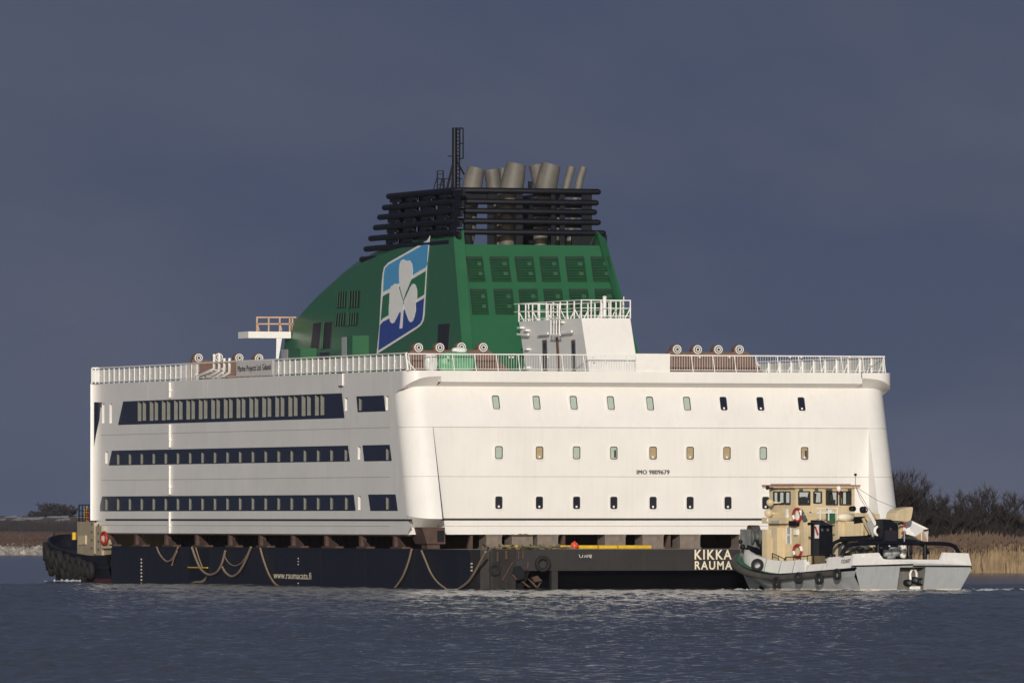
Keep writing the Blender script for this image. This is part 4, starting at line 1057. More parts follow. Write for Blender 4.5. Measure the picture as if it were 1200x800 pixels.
# ------------------------------------------------------------------ barge
BY=-14.0; BX0,BX1=-.3,27.4; BZ=2.42; BEND=60.5
barge=thing('barge','long black cargo barge with white name on its stern carrying the ship section','barge',(16,22,0))
def build_barge():
    b=MB(); fz=1.14; cw=2.5; ny=BY
    # side, deck, far side, forward end
    nseg=40
    for i in range(nseg):
        y0=BY+1.2+(BEND-BY-1.2)*i/nseg; y1=BY+1.2+(BEND-BY-1.2)*(i+1)/nseg
        b.poly([(BX0,y0,-1),(BX0,y1,-1),(BX0,y1,BZ),(BX0,y0,BZ)][::-1])
    b.poly([(BX1,BY,-1),(BX1,BEND,-1),(BX1,BEND,BZ),(BX1,BY,BZ)]); b.poly([(BX0,BEND,-1),(BX1,BEND,-1),(BX1,BEND,BZ),(BX0,BEND,BZ)])
    b.poly([(BX0,BY+1.2,BZ),(BX0+1.0,BY,BZ),(BX1,BY,BZ),(BX1,BEND,BZ),(BX0,BEND,BZ)])
    b.build('hull',M['bargeblack'],barge)
    b=MB()
    # worn corner block
    P=[(BX0,BY+1.2),(BX0+.35,BY+.35),(BX0+1.0,BY),(BX0+cw,BY)]
    for i in range(3): 
        (xa,ya),(xb,yb)=P[i],P[i+1]; b.poly([(xa,ya,-1),(xb,yb,-1),(xb,yb,BZ),(xa,ya,BZ)])
    b.poly([(BX0+cw,BY,-1),(BX0+cw,BY+3,-1),(BX0+cw,BY+3,fz),(BX0+cw+.9,BY,fz)])
    # plate joints and stanchion ribs on the corner
    for x in (.55,1.2,1.75): b.box((x-.05,BY-.05,.1),(x+.05,BY-.002,BZ-.15))
    b.build('stern_corner',M['corner'],barge)
    b=MB(); b.box((BX0+cw,BY,fz),(BX1-.01,BY+.6,BZ-.004)); 
    b.box((BX0+cw+1.2,BY-.03,1.72),(BX1-.2,BY-.002,1.76)); b.build('stern_beam',M['bargegrey'],barge)
    b=MB(); b.poly([(BX0+cw,BY+.6,fz),(BX1,BY+.6,fz),(BX1,BY+4,-.6),(BX0+cw,BY+4,-.6)]); b.poly([(BX0+cw,BY+.02,fz-.003),(BX1,BY+.02,fz-.003),(BX1,BY+.7,fz-.003),(BX0+cw,BY+.7,fz-.003)])
    b.build('stern_recess',M['bargeblack'],barge)
    b=MB(); a=pY(645,680,BY+.3); c=pY(652.5,680,BY+.3); b.box((a.x,BY+.1,-.8),(c.x,BY+.5,fz)); b.build('stern_post',M['bargegrey'],barge)
    for (s,x0,x1,ya,yb) in (('KIKKA',814,857.5,643.6,655.2),('RAUMA',814.2,858,657,667)):
        o=pY(x0,yb,BY-.012); e=pY(x1,yb,BY-.012); u=pY(x0,ya,BY-.012)
        text_obj('lettering',s,o,e-o,u-o,M['cream'],barge,off=.022,sp=1.22)
    o=pX(320.5,677.3,BX0-.012); e=pX(365.5,678.6,BX0-.012); u=pX(320.5,669.3,BX0-.012)
    text_obj('lettering','www.raumacata.fi',o,(e-o)*.98,u-o,M['cream'],barge,sp=1.04,bold=.05)
    # white scrawl on the stern beam, draught marks
    b=MB()
    def q(x,y): return pY(500+x/4.8,560+y/4.8,BY-.02)
    for st in (((858,428),(862,444),(872,446)),((878,430),(876,446)),((886,446),(892,432),(898,446)),((902,430),(903,446)),((908,430),(914,444),(920,428)),((916,432),(924,450),(928,430),(922,446))):
        b.tube([q(*p) for p in st],.018,4)
    b.build('chalk_scrawl',M['trim'],barge)
    b=MB()
    for y in range(655,690,4): p=pX(165.5,y,BX0-.02); b.box(p-Vector((.01,.12,.05)),p+Vector((.01,.12,.05)))
    for y in (654,657.5,661,683,686.5): p=pX(349.3,y,BX0-.02); b.box(p-Vector((.01,.08,.03)),p+Vector((.01,.08,.03)))
    for y in range(660,672,4): p=pX(552.5,y,BX0-.02); b.box(p-Vector((.01,.14,.05)),p+Vector((.01,.14,.05)))
    b.build('draught_marks',M['cream'],barge,stuff=True)
    # recessed ladder bay with yellow bar, rust patches, fender ledge
    b=MB(); a=pX(222,665,BX0); c=pX(245,665,BX0); b.box((BX0-.02,c.y,.25),(BX0-.004,a.y,BZ-.1)); b.build('ladder_bay',M['black'],barge)
    b=MB(); a=pX(220.5,664.3,BX0-.06); c=pX(243,664.8,BX0-.06); b.bar(a,c,.07); b.build('step_bar',M['yellow'],barge)
    b=MB()
    pts=[(222,683.5),(228,680.5),(236,680),(241,676),(242,674.5),(240.5,680),(237,682.5),(230,682)]
    b.prism([pX(x,y,BX0-.03) for x,y in pts],(.02,0,0)); b.build('paint_patch',M['rope'],barge)
    # deck edge coaming
    b=MB(); b.box((BX0-.04,BY+1.3,BZ-.13),(BX0-.003,BEND,BZ-.01)); b.build('rubbing_bar',M['bargeblack'],barge)
    # vertical plate frames of the hull side
    b=MB(); y=BY+3
    while y<BEND-1: b.box((BX0-.010,y-.03,-.5),(BX0-.003,y+.03,BZ-.14)); y+=random.uniform(5,11)
    b.build('hull_frame',M['bargeblack'],barge,stuff=True)
    # wrecked rusty fairlead hanging in the stern recess
    b=MB()
    def r_(x,y,d=0): return pY(540+x/8.89,610+y/8.89,BY-.15+d)
    b.prism([r_(740,590),(r_(800,570)),r_(850,625),r_(770,635)],(0,.3,0)); b.prism([r_(690,590),r_(760,640),r_(800,690),r_(785,695),r_(740,650)],(0,.2,0)); b.prism([r_(630,630),r_(650,630),r_(730,690),r_(700,690)],(0,.2,0)); b.prism([r_(530,560),r_(560,560),r_(610,615),r_(570,610)],(0,.2,0)); b.prism([r_(830,640),r_(840,640),r_(805,695),r_(795,690)],(0,.2,0))
    b.build('broken_fairlead',M['rustbright'],barge)
    b=MB(); b.prism([r_(560,480),r_(620,465),r_(665,520),r_(660,600),r_(600,620),r_(540,545)],(0,.1,0)); b.build('hawse_opening',M['black'],barge)
    b=MB()
    for (x0,y0,x1,y1,w) in ((470,310,470,400,.14),(540,430,430,620,.07),(600,315,600,400,.08),(645,315,645,400,.10),(700,430,690,500,.10),(380,320,380,420,.12)):
        b.bar(r_(x0,y0),r_(x1,y1),w)
    b.build('rust_run',M['rustbright'],barge)
build_barge()
# block supports, all top-level
SUP='support blocks under the stern wall'
def supports():
    specs=[(570,588,'narrow taupe support block nearest the barge corner'),(600,624.5,'wide cracked support block under the broken hull edge'),(630,654,'support block behind the rope heap, left of the orange buoy'),(709,733,'support block right of the orange buoy'),(753,777.5,'support block at the right end of the yellow pipe'),(797,820.5,'support block standing just left of the name lettering'),(866,893,'support block half hidden behind the workboat bow winch')]
    for (x0,x1,lb) in specs:
        a=pY(x0,640,.12); c=pY(x1,640,.12)
        b=MB(); b.box((a.x,.12,BZ+.004),(c.x,1.5,ZB-.12)); b.box((a.x-.03,.08,ZB-.12),(c.x+.03,1.55,ZB-.004)); b.box((a.x-.05,.05,BZ+.002),(c.x+.05,1.56,BZ+.10))
        o=b.build('support_block',M['taupe'],None,((a.x+c.x)/2,.8,BZ)); tag(o,lb,'support block',SUP)
    names=['first','second','third','fourth','fifth','sixth','seventh','eighth','ninth','tenth']
    px=[134,166,201,237,276,312,350,389,430,470]
    for i,p in enumerate(px):
        y=pX(p,635,.2).y
        b=MB(); x0=BX0+.25
        b.box((x0,y+.5,BZ+.003),(x0+.4,y+.85,ZB-.10)); b.prism([(x0+.2,y+.5,BZ+.12),(x0+.2,y-.6-.25*(i%4),BZ+.12),(x0+.2,y-.5-.25*(i%4),BZ+.22),(x0+.2,y+.5,ZB-.15-.08*(i%3))],(.06,0,0)); b.box((x0-.05,y-.8-.25*(i%4),BZ+.002),(x0+.5,y+1.2,BZ+.12))
        lb='rusty bracket under the ship side, %s from the near corner'%names[len(px)-1-i]
        tag(b.build('support_bracket',M['rustbright' if i%4==3 else 'rust'],None,(x0,y,BZ)),lb,'bracket','rusty brackets under the ship side')
    for (x0,x1,lb) in ((656,662.5,'thin rusty triangular bracket left of the orange buoy'),(779,786,'thin rusty bracket between the last two wide support blocks'),(548,554,'rusty triangular bracket left of the narrow support block')):
        a=pY(x0,640,.2); c=pY(x1,640,.2); b=MB(); b.prism([(a.x,.2,BZ+.004),(c.x,.2,BZ+.004),(c.x,.2,ZB-.004),(c.x-.12,.2,ZB-.004)],(0,.3,0))
        tag(b.build('support_bracket',M['rust'],None,(a.x,.2,BZ)),lb,'bracket')
    # added beams that block the light showing through under the section
    for (y0,y1,lb) in ((4.6,5.1,'added dark beam blocking light behind the stern support blocks'),):
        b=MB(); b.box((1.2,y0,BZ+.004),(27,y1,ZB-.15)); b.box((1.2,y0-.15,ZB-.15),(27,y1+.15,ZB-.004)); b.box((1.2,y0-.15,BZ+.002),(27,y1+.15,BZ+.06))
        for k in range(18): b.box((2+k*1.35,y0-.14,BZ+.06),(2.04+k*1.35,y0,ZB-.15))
        tag(b.build('light_blocking_beam',M['gapshade'],None,(16,y0,BZ)),lb,'girder')
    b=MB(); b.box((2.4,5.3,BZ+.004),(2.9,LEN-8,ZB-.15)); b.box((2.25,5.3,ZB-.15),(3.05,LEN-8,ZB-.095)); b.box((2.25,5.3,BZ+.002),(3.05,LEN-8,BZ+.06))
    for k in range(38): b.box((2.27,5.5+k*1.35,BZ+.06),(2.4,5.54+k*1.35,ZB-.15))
    tag(b.build('light_blocking_beam',M['gapshade'],None,(2.6,30,BZ)),'long added rusty beam blocking light under the ship side behind the brackets','girder')
    # rusty box bracket under the near corner wing
    b=MB(); P=lambda x,y,d=0: pX(440+x/5.716,510+y/5.716,d)
    c=pY(506,622,-1.2)
    b.hexa([(c.x-.45,-1.6,2.72),(c.x+.75,-1.6,2.72),(c.x+.75,-.2,2.72),(c.x-.45,.6,2.72)],[(c.x-.75,-1.5,3.75),(c.x+.75,-1.5,3.75),(c.x+.75,-.1,3.75),(c.x-.75,1.2,3.75)])
    b.box((c.x+.22,-1.62,2.85),(c.x+.66,-1.602,3.55),1); b.box((c.x-.35,-1.4,BZ+.003),(c.x+.45,-.3,2.72))
    tag(b.build('corner_bracket',[M['rust'],M['black']],None,(c.x,-1,BZ)),'rusty box bracket hanging under the near corner of the white ship','bracket')
    # yellow pipe on deck
    Yp=-1.6
    t=thing('yellow_pipe','long yellow pipe lying on the barge deck under the stern wall','pipe',pY(583,643,Yp))
    for (x0,x1) in ((583,607),(645,672),(678,700),(701,723),(724,763)):
        a=pY(x0,641,Yp); c=pY(x1-.4,641,Yp); b=MB(); b.tube([a,c],.135,10); b.build('pipe_length',M['yellow'],t)
    c=pY(673.2,639.2,-2.2); b=MB(); r=.24
    b.lathe([(0.001,-r)]+[(r*math.cos(R(a)),r*math.sin(R(a))) for a in range(-75,76,15)]+[(0.001,r)],c,(0,0,1),18); b.tube([c+Vector((0,0,r-.02)),c+Vector((0,0,r+.06))],.04,8)
    tag(b.build('buoy',M['orangered'],None,c-Vector((0,0,r))),'round orange red buoy resting against the yellow pipe','buoy')
    # heap of old rope and weed
    rnd=random.Random(9); b=MB()
    for k in range(46):
        px=rnd.uniform(566,650); y=rnd.uniform(-13.6,-12.2); p=pY(px,643,y); p.z=BZ+.03; pts=[p]
        for j in range(6): p=p+Vector((rnd.gauss(.1,.28),rnd.gauss(0,.12),0)); p.z=BZ+.04+abs(rnd.gauss(0,.11)); pts.append(p.copy())
        b.tube(pts,.04,5,0 if k%3 else 1)
    M['weed']=mat('green_weed_rope',(0.16,0.15,0.07),0.95,var=.4,scale=5)
    tag(b.build('rope_heap',[M['rope'],M['weed']],None,(6,-13,BZ)),'tangled heap of old rope and weed on the barge corner','rope')
supports()
def torn_edge():
    b=MB(); rnd=random.Random(2); pts=[]
    for k in range(15): pts.append(pY(600+k*1.8,626.2-(1.6 if 4<k<12 else .6)*rnd.random(),-.03))
    pts+= [pY(626,627.6,-.03),pY(599,627.6,-.03)]
    b.prism(pts,(0,.02,0)); pts=[pY(p,626.4-rnd.random(),-.03) for p in range(583,596,2)]+[pY(596,627.6,-.03),pY(582,627.6,-.03)]
    b.build('torn_edge',M['rust'],ship)
torn_edge()
# hanging ropes on the barge side
def ropes():
    def sw(pts,r,lb):
        P=[pX(x,y,BX0-.1) for (x,y) in pts]; out=[]
        for i in range(len(P)-1):
            p0=P[max(i-1,0)];p1=P[i];p2=P[i+1];p3=P[min(i+2,len(P)-1)]
            for k in range(6):
                t=k/6; out.append(.5*((2*p1)+(-p0+p2)*t+(2*p0-5*p1+4*p2-p3)*t*t+(-p0+3*p1-3*p2+p3)*t**3))
        out.append(P[-1])
        b=MB(); b.tube(out,r*.82,7); tag(b.build('hanging_rope',M['rope'],None,P[0]),lb,'rope','ropes hanging down the barge side')
    sw([(183.7,640.8),(187,648.5),(192,655),(197,657.5),(203,653),(208.5,641)],.075,'short slack rope loop nearest the dark tug')
    sw([(207.5,646),(203.5,655),(201.5,662)],.06,'short rope end dangling beside the first slack loop')
    sw([(225,641),(230,655),(236,667),(245,673),(254,670),(260,660),(264,645)],.10,'thick deep rope loop over the yellow step bar')
    sw([(229.5,641.5),(233,653),(237,664)],.06,'thin rope strand running beside the thick loop')
    sw([(260.5,664),(265,671),(272,675),(280,670),(287,658),(294,641)],.10,'deep rope loop just right of the thick loop')
    sw([(263,651),(268,659),(275,662.5),(283,659),(291,647)],.05,'thin shallow rope above the second deep loop')
    sw([(305,642),(309,656),(315,672),(321,682),(327,687)],.085,'single rope dropping to the water left of the web address')
    sw([(482.5,643),(478,660),(471,677),(462,689.5)],.09,'pale rope dropping to the water below the near corner')
    sw([(494,645),(499,657),(505,671),(513,682),(523,689.8)],.08,'rope slanting right down to the water below the near corner')
    P=[(569,646),(563,658),(554,674),(547,683),(537,690)]
    sw(P,.10,'frayed pale rope hanging off the barge corner')
ropes()

# ------------------------------------------------------------------ tyres
M['greyrubber']=mat('worn_grey_rubber',(0.075,0.068,0.062),0.8,var=0.35,scale=2.5)
def tyre_mesh(Ro=.5,w=.26):
    b=MB(); b.lathe([(Ro*.55,-w*.32),(Ro*.62,-w*.5),(Ro*.86,-w*.5),(Ro*.97,-w*.36),(Ro,0),(Ro*.97,w*.36),(Ro*.86,w*.5),(Ro*.62,w*.5),(Ro*.55,w*.32),(Ro*.5,0),(Ro*.55,-w*.32)],(0,0,0),(1,0,0),24)
    return b.mesh('tyre',[M['rubber']])
TYRE=tyre_mesh()
def tyre(loc,dirv,scale,label,group,thick=1.0):
    o=bpy.data.objects.new('tyre_fender',TYRE); COL.objects.link(o); o.location=loc
    q=V(dirv).normalized().to_track_quat('X','Z'); o.rotation_euler=q.to_euler(); o.scale=(scale*thick,scale,scale)
    return tag(o,label,'tyre',group)
tyre(pY(636.2,660.3,BY-.16),(0,-1,0),1.0,'big truck tyre hanging on the barge stern beam','tyres on the barge')
tyre(pY(580,667,BY-.1),(0,-1,0),.78,'flattened worn tyre on the grey barge corner','tyres on the barge',.7)

# ------------------------------------------------------------------ dark tug at the far end
def far_tug():
    t0=Vector((3.6,61.2,0))
    t=thing('tugboat','dark tug with beige deckhouse pushing at the far end of the barge','tug',t0)
    hb=4.0; Ls=20.3
    def outline(s,zf):       # half of plan: from aft (s=0) to bow (s=1), port side
        pts=[]
        for i in range(0,31):
            a=i/30
            if a<.45: x=-hb; y=a/.45*(Ls*.45)
            else:
                u=(a-.45)/.55; x=-hb*math.cos(u*math.pi/2)**.8; y=Ls*.45+Ls*.55*math.sin(u*math.pi/2)
            pts.append((x,y))
        return pts
    o=outline(1,0)
    def zsh(y): return 1.75+1.45*(max(0,y-3)/(Ls-3))**1.6
    b=MB(); full=[(x,y) for x,y in o]+[(-x,y) for x,y in o[::-1]]
    rows=[]
    for (fac,zfun) in ((.80,lambda y:-.8),(.84,lambda y:.18),(.84,lambda y:.26),(.95,lambda y:.26+(zsh(y)-.26)*.6),(1.0,zsh)):
        rows.append([t0+Vector((x*(.5+.5*fac),y*(1-.10*(1-fac)/.2*(y/Ls)),zfun(y))) for (x,y) in full])
    n=len(full)
    for k in range(4): b.add(rows[k]+rows[k+1],[(i,i+1,n+i+1,n+i) for i in range(n-1)],1 if k==0 else 0,True)
    top=rows[4]; inn=[p+Vector((.12 if p.x<t0.x else -.12,-.1,-.0)) for p in top]; deck=[Vector((p.x,p.y,p.z-.9)) for p in inn]
    b.add(top+inn,[(i,i+1,n+i+1,n+i) for i in range(n-1)],0); b.add(inn+deck,[(i,i+1,n+i+1,n+i) for i in range(n-1)],0); b.poly(deck,0)
    b.build('hull',[M['bargeblack'],M['darkred']],t)
    # beige house
    def q(px,py,x=.2): return pX(px,py,x)
    a=q(90.5,612,.9); c=q(122,612,.9); zt=q(95,611,.9).z
    b=MB(); b.box((.9,c.y,1.0),(6.4,a.y,zt)); h=b.build('deckhouse',M['tugbeige'],t)
    b=MB()
    for (x,y) in ((94.5,633),(97.3,632.5),(100,632.2)):
        p=q(x,y,.9); b.box((.82,p.y-.28,p.z-.3),(.9,p.y+.28,p.z+.3))
    b.build('mushroom_vent',M['beige'],h)
    b=MB(); 
    for yy in (a.y-.1,(a.y+c.y)/2+3,(a.y+c.y)/2,c.y):
        for x in (1.0,6.3): b.bar((x,yy,zt),(x,yy,zt+1.15),.07)
    for z in (.4,.75,1.15):
        for x in (1.0,6.3): b.bar((x,a.y-.1,zt+z),(x,c.y,zt+z),.06)
        b.bar((1.0,a.y-.1,zt+z),(6.3,a.y-.1,zt+z),.06)
    b.build('roof_railing',M['black'],h)
    p=q(101,598,1.4); b=MB(); b.tube([p+Vector((0,0,-.9)),p+Vector((0,0,-.2)),p,p+Vector((0,0,.22)),p+Vector((0,0,.32))],[.04,.15,.16,.08,.02],10); b.build('lamp',M['yellow'],h)
    p=q(103.4,603.5,1.4); b=MB(); b.tube([p+Vector((0,0,-.5)),p+Vector((0,0,.4))],.09,8); b.build('extinguisher',M['red'],h)
    # beige frames beside the barge
    for (x0,x1,yt,yb) in ((105.2,110.2,612,648.5),(112,119,616,650)):
        b=MB(); a_=q(x0,yb,-.3); c_=q(x1,yb,-.3); zt_=q(x0,yt,-.3).z; b.box((-.3,c_.y,a_.z),(.1,a_.y,zt_))
        for k in range(4): b.box((-.34,(a_.y+c_.y)/2-.2,a_.z+.3+k*.55),(-.301,(a_.y+c_.y)/2+.1,a_.z+.45+k*.55),1)
        b.build('pusher_post',[M['tugbeige'],M['darkgrey']],t)
    b=MB(); pts=[(119.2,626),(124.5,626),(131,649),(119.2,650.3)]; b.prism([q(x,y,-.12) for x,y in pts],(.2,0,0)); b.build('bulwark_plate',M['tugbeige'],t)
    b=MB(); a_=q(120,641,-.3); c_=q(131,640.6,-.3); b.bar(a_,c_,.14); b.build('fender_bar',M['beige'],t)
    p=q(122,630.5,-.25)
    b=MB(); pts=[p+Vector((0,.62*math.cos(x),.40*math.sin(x))) for x in [2*math.pi*i/16 for i in range(17)]]; b.tube(pts,.11,8,0,False); tag(b.build('lifebuoy',M['red'],None,p),'red lifebuoy hanging beside the beige pusher post of the tug','lifebuoy')
    b=MB(); p=q(87,632,1.2); b.tube([p,p+Vector((0,0,.5))],.16,10); b.build('bollard',M['yellow'],t)
    b=MB(); p=q(78,630,3.5); b.box(p+Vector((-.6,-1.2,-.6)),p+Vector((.6,1.2,.25))); b.tube([p+Vector((-.9,0,.1)),p+Vector((.9,0,.1))],.35,10); b.build('anchor_winch',M['rust'],t)
    b=MB()
    for k in range(9):
        y=c.y+(a.y-.1-c.y)*k/8; b.bar((1.0,y,zt),(1.0,y,zt+1.15),.06)
    b.build('railing_post',M['black'],h,stuff=True)
    # tyres round the bow
    k=0; rnd=random.Random(8); ORD='first second third fourth fifth sixth seventh eighth ninth tenth eleventh twelfth thirteenth'.split()
    for row,idx in ((0,(29,27,25,23,21,19,17,15,13,11,9,7,5)),(1,(26,24,22,20,18,16,14,12,10,8))):
        for i in idx:
            x,y=o[i]; zc=zsh(y)-(.75 if row==0 else 1.25)-.25*rnd.random()
            x2,y2=o[min(i+1,30)]; nv=Vector((-(y2-y),(x2-x),0)).normalized()
            if nv.x>0: nv=-nv
            p=t0+Vector((x*(.985-.02*row),y*(.995-.025*row*y/Ls),zc))+nv*.2
            nth=ORD[k if row==0 else k-13]; lb='black tyre in the %s row on the tug bow, %s from the tip'%('upper' if row==0 else 'lower',nth)
            tyre(p,nv+Vector((0,0,rnd.uniform(-.2,.1))),rnd.uniform(1.15,1.45),lb,'tyres in the %s row round the tug bow'%('upper' if row==0 else 'lower'),1.1); k+=1
far_tug()

# ------------------------------------------------------------------ workboat at the stern
BA=R(54); BL=14.8; HB=4.36
ax=(RT*math.cos(BA)-Vector((SN,CS,0))*math.sin(BA)).normalized()      # aft
ay=(RT*math.sin(BA)+Vector((SN,CS,0))*math.cos(BA)).normalized()      # starboard
B0=rf(15.15,590.5,0)
boat=thing('workboat','white and grey workboat with beige wheelhouse moored at the barge stern','boat',B0,math.atan2(ax.y,ax.x))
def loc(p): d=V(p)-B0; return Vector((d.dot(ax),d.dot(ay),d.z))
def wld(p): return B0+ax*p[0]+ay*p[1]+Vector((0,0,p[2]))
def by(px,py,y): return loc(pP(px,py,ay,ay.dot(B0)+y))
def bx(px,py,x): return loc(pP(px,py,ax,ax.dot(B0)+x))
def boat_hull():
    # plan outline of the sheer, bow rounded, port side listed then mirrored
    def outl(hb,x0,xe,ab,n=14):
        pts=[(xe,-hb)]
        m=10
        for i in range(1,m): pts.append((xe+(x0+ab-xe)*i/m,-hb))
        for i in range(n+1):
            t=math.pi/2*(1-i/n); pts.append((x0+ab-ab*math.cos(t),-hb*math.sin(t)))
        return pts
    def full(p): return p+[(x,-y) for (x,y) in p[-2::-1]]
    P=full(outl(HB,0,BL,5.0))
    def zs(x): 
        return .80+1.45*max(0,(7.2-x)/7.2)**1.7+.42*max(0,(x-7.5)/7.3)
    n=len(P)
    top=[(x,y,zs(x)) for x,y in P]
    def low(f,xs,z): return [(xs+(x)*(BL-.35-xs)/BL,y*f,z(x)) for x,y in P]
    r1=low(.97,.5,lambda x:zs(x)*.72); r2=low(.86,2.4,lambda x:.12); r3=low(.84,2.5,lambda x:-.02); r4=low(.8,3.2,lambda x:-.8)
    b=MB()
    b.add(r1+top,[(i,i+1,n+i+1,n+i) for i in range(n-1)],0,True); b.add(r2+r1,[(i,i+1,n+i+1,n+i) for i in range(n-1)],0,True)
    b.add(r3+r2,[(i,i+1,n+i+1,n+i) for i in range(n-1)],1,True); b.add(r4+r3,[(i,i+1,n+i+1,n+i) for i in range(n-1)],0,True)
    # transom with the recess for the towing gear
    a,c=bx(1055,664,BL),bx(1085,664,BL); ya,yc=a.y,c.y; zt=1.62
    def tr(y,z):   # raked transom point
        return (BL-.35*(1-min(1,max(0,z)/1.5)),y,z)
    def edge(s,z):
        f=.86+(1-.86)*max(0,min(1,z/1.2)); return s*HB*f
    zz=[-.5,-.02,.12,.55,1.0,1.22]
    for k in range(len(zz)-1):
        z0,z1=zz[k],zz[k+1]; m=1 if k==1 else 0
        b.poly([tr(edge(-1,z0),z0),tr(ya,z0),tr(ya,z1),tr(edge(-1,z1),z1)],m); b.poly([tr(yc,z0),tr(edge(1,z0),z0),tr(edge(1,z1),z1),tr(yc,z1)],m)
    zt1=1.22; zr=1.40
    b.poly([tr(edge(-1,zt1),zt1),tr(ya,zt1),tr(ya,zr),(BL,-1.5,1.62),(BL,-HB,zs(BL)+.3)]); b.poly([tr(yc,zt1),tr(edge(1,zt1),zt1),(BL,HB,zs(BL)+.3),(BL,1.5,1.62),tr(yc,zr)])
    b.poly([tr(ya,zr),tr(yc,zr),(BL,1.5,1.62),(BL,-1.5,1.62)])
    d=.7
    back=[(BL-d,ya,-.5),(BL-d,yc,-.5),(BL-d,yc,zr),(BL-d,ya,zr)]; fr=[tr(ya,-.5),tr(yc,-.5),tr(yc,zr),tr(ya,zr)]
    b.poly(back,2); b.poly([fr[0],back[0],back[3],fr[3]],2); b.poly([fr[1],fr[2],back[2],back[1]],2); b.poly([fr[3],back[3],back[2],fr[2]],2); b.poly([(BL-d,ya,.06),(BL-.3,ya,.06),(BL-.3,yc,.06),(BL-d,yc,.06)],1)
    # bow skeg frame
    b.prism([(1.3,-.9,-.5),(1.3,-.9,1.3),(3.6,-.9,.9),(4.2,-.9,-.3),(3.0,-.9,.1)],(0,.25,0)); b.prism([(1.5,-2.6,.9),(4.5,-3.2,.75),(2.0,-2.3,-.3)],(0,.12,0))
    hull=b.build('hull',[M['boatgrey'],M['cream'],M['recess']],boat)
    b=MB(); b.poly([(x*.985+.1,y*.97,max(zs(x)-.02,.0)+.12) for x,y in P]); 
    b.add([(x,y,zs(x)+.16) for x,y in P]+[(x*.96+.3,y*.93,zs(x)+.20) for x,y in P],[(i,i+1,n+i+1,n+i) for i in range(n-1)]); b.build('deck',M['deckgreen'],boat)
    # rubber fender round the sheer; lies along the bow and port side, thins out aft
    b=MB(); pth=[(x-.1 if x<5 else x,y*1.02,zs(x)-.06) for x,y in P if x<13.4]; b.tube(pth,[.22 if p[0]<5 else .18 for p in pth],10); b.build('rubber_fender',M['greyrubber'],boat)
    b=MB(); pth=[(x,y*1.0,zs(x)+.14) for x,y in P]; b.tube(pth,.05,6); b.build('sheer_bar',M['black'],boat)
    # bulwark, outward leaning plates with kinks and a notch on the port side
    def zb(x):
        return zs(x)+.95 if x>11.4 or x<9.4 else zs(x)+.62
    b=MB(); sc_=[(x*.955+.42,y*.92) for x,y in P]
    m=0
    seq=[(x,y,o) for (x,y),(o,_) in zip(sc_,P)]
    fine=[]
    for i in range(len(seq)-1):
        for k in range(4):
            t=k/4; fine.append((seq[i][0]*(1-t)+seq[i+1][0]*t,seq[i][1]*(1-t)+seq[i+1][1]*t))
    fine.append(seq[-1][:2])
    zb0=zb; zb=lambda x: zb0(x); hi=lambda x,y: zs(x)+.32 if (y>0 and x>8.5) else zb(x)
    L0=[(x,y,zs(x)+.15) for x,y in fine]; L1=[(x+(.12 if x<2 else 0),y*.97,hi(x,y) if not (1.2<x<2.0 and y<0) else zb(x)-.30) for x,y in fine]; L2=[(x+.08,y*.945,z) for (x,y,z) in L1]; L3=[(x+.1,y*.93,z) for (x,y,z) in L0]
    k=len(fine)
    for A,B_ in ((L0,L1),(L1,L2),(L2,L3)): b.add(A+B_,[(i,i+1,k+i+1,k+i) for i in range(k-1)])
    # transom bulwark
    X=BL+.02
    pts=[bx(999,662.3,X),bx(1070,660.0,X),bx(1138.6,662.4,X),bx(1135,648,X-.3),bx(1105.8,646.9,X-.3),bx(1102.5,655.3,X-.2),bx(1035.5,655,X-.2),bx(1029.8,647.2,X-.3),bx(1000.5,648.8,X-.3)]
    b.prism(pts,(-.18,0,0)); b.build('bulwark',M['boatwhite'],boat)
    b=MB()
    for (px) in (893,910,926,942,960): 
        p=by(px,664,-HB*.95); x=p.x; y=-HB*(.92 if x>4.5 else .9); b.bar((x+.06,y-.03,zs(x)+.15),(x+.2,y+.1,zb(x)),.05)
    b.build('bulwark_stay',M['grey'],boat,stuff=True)
    b=MB(); 
    for (q0,q1) in ((999,1069.8),(1070.2,1138)): b.bar(bx(q0,662.8,X+.03),bx(q1,661 if q1<1100 else 663,X+.03),.07)
    b.build('rubbing_strip',M['black'],boat)
    yb=-HB*.905-.06
    o=by(985.8,659.0,yb-.12); e=by(996.8,658.0,yb-.12); u=by(985.8,655.2,yb-.05)
    text_obj('lettering','COAST',o,e-o,u-o,M['darkgrey'],boat,off=.02)
    # towing gear in the recess
    b=MB(); xq=BL-.5
    def q(x,y): return bx(980+x/5.333,550+y/5.333,xq)
    b.tube([q(465,745),q(462,650),q(470,628),q(482,622),q(494,628),q(502,650),q(500,700)],.075,8); b.build('shackle',M['trim'],boat)
    for (x,y,r) in ((447,707,.20),(524,700,.22),(486,690,.2)):
        b=MB(); c=q(x,y); b.lathe([(r*.4,-.2),(r,-.2),(r,.2),(r*.4,.2)],c,(1,0,0),16); b.disc(c+Vector((.21,0,0)),r*.6,(1,0,0),16,1); b.build('roller',[M['black'],M['darkgrey']],boat)
    b=MB(); b.box(q(472,748)-Vector((.1,0,0)),q(512,728)+Vector((.2,0,0))); b.build('hook_plate',M['trim'],boat)
    b=MB(); b.box(q(440,700)-Vector((.05,0,.03)),q(530,690)+Vector((.05,0,.03))); b.build('roller_bar',M['black'],boat)
    return zs,zb
ZSB,ZBB=boat_hull()
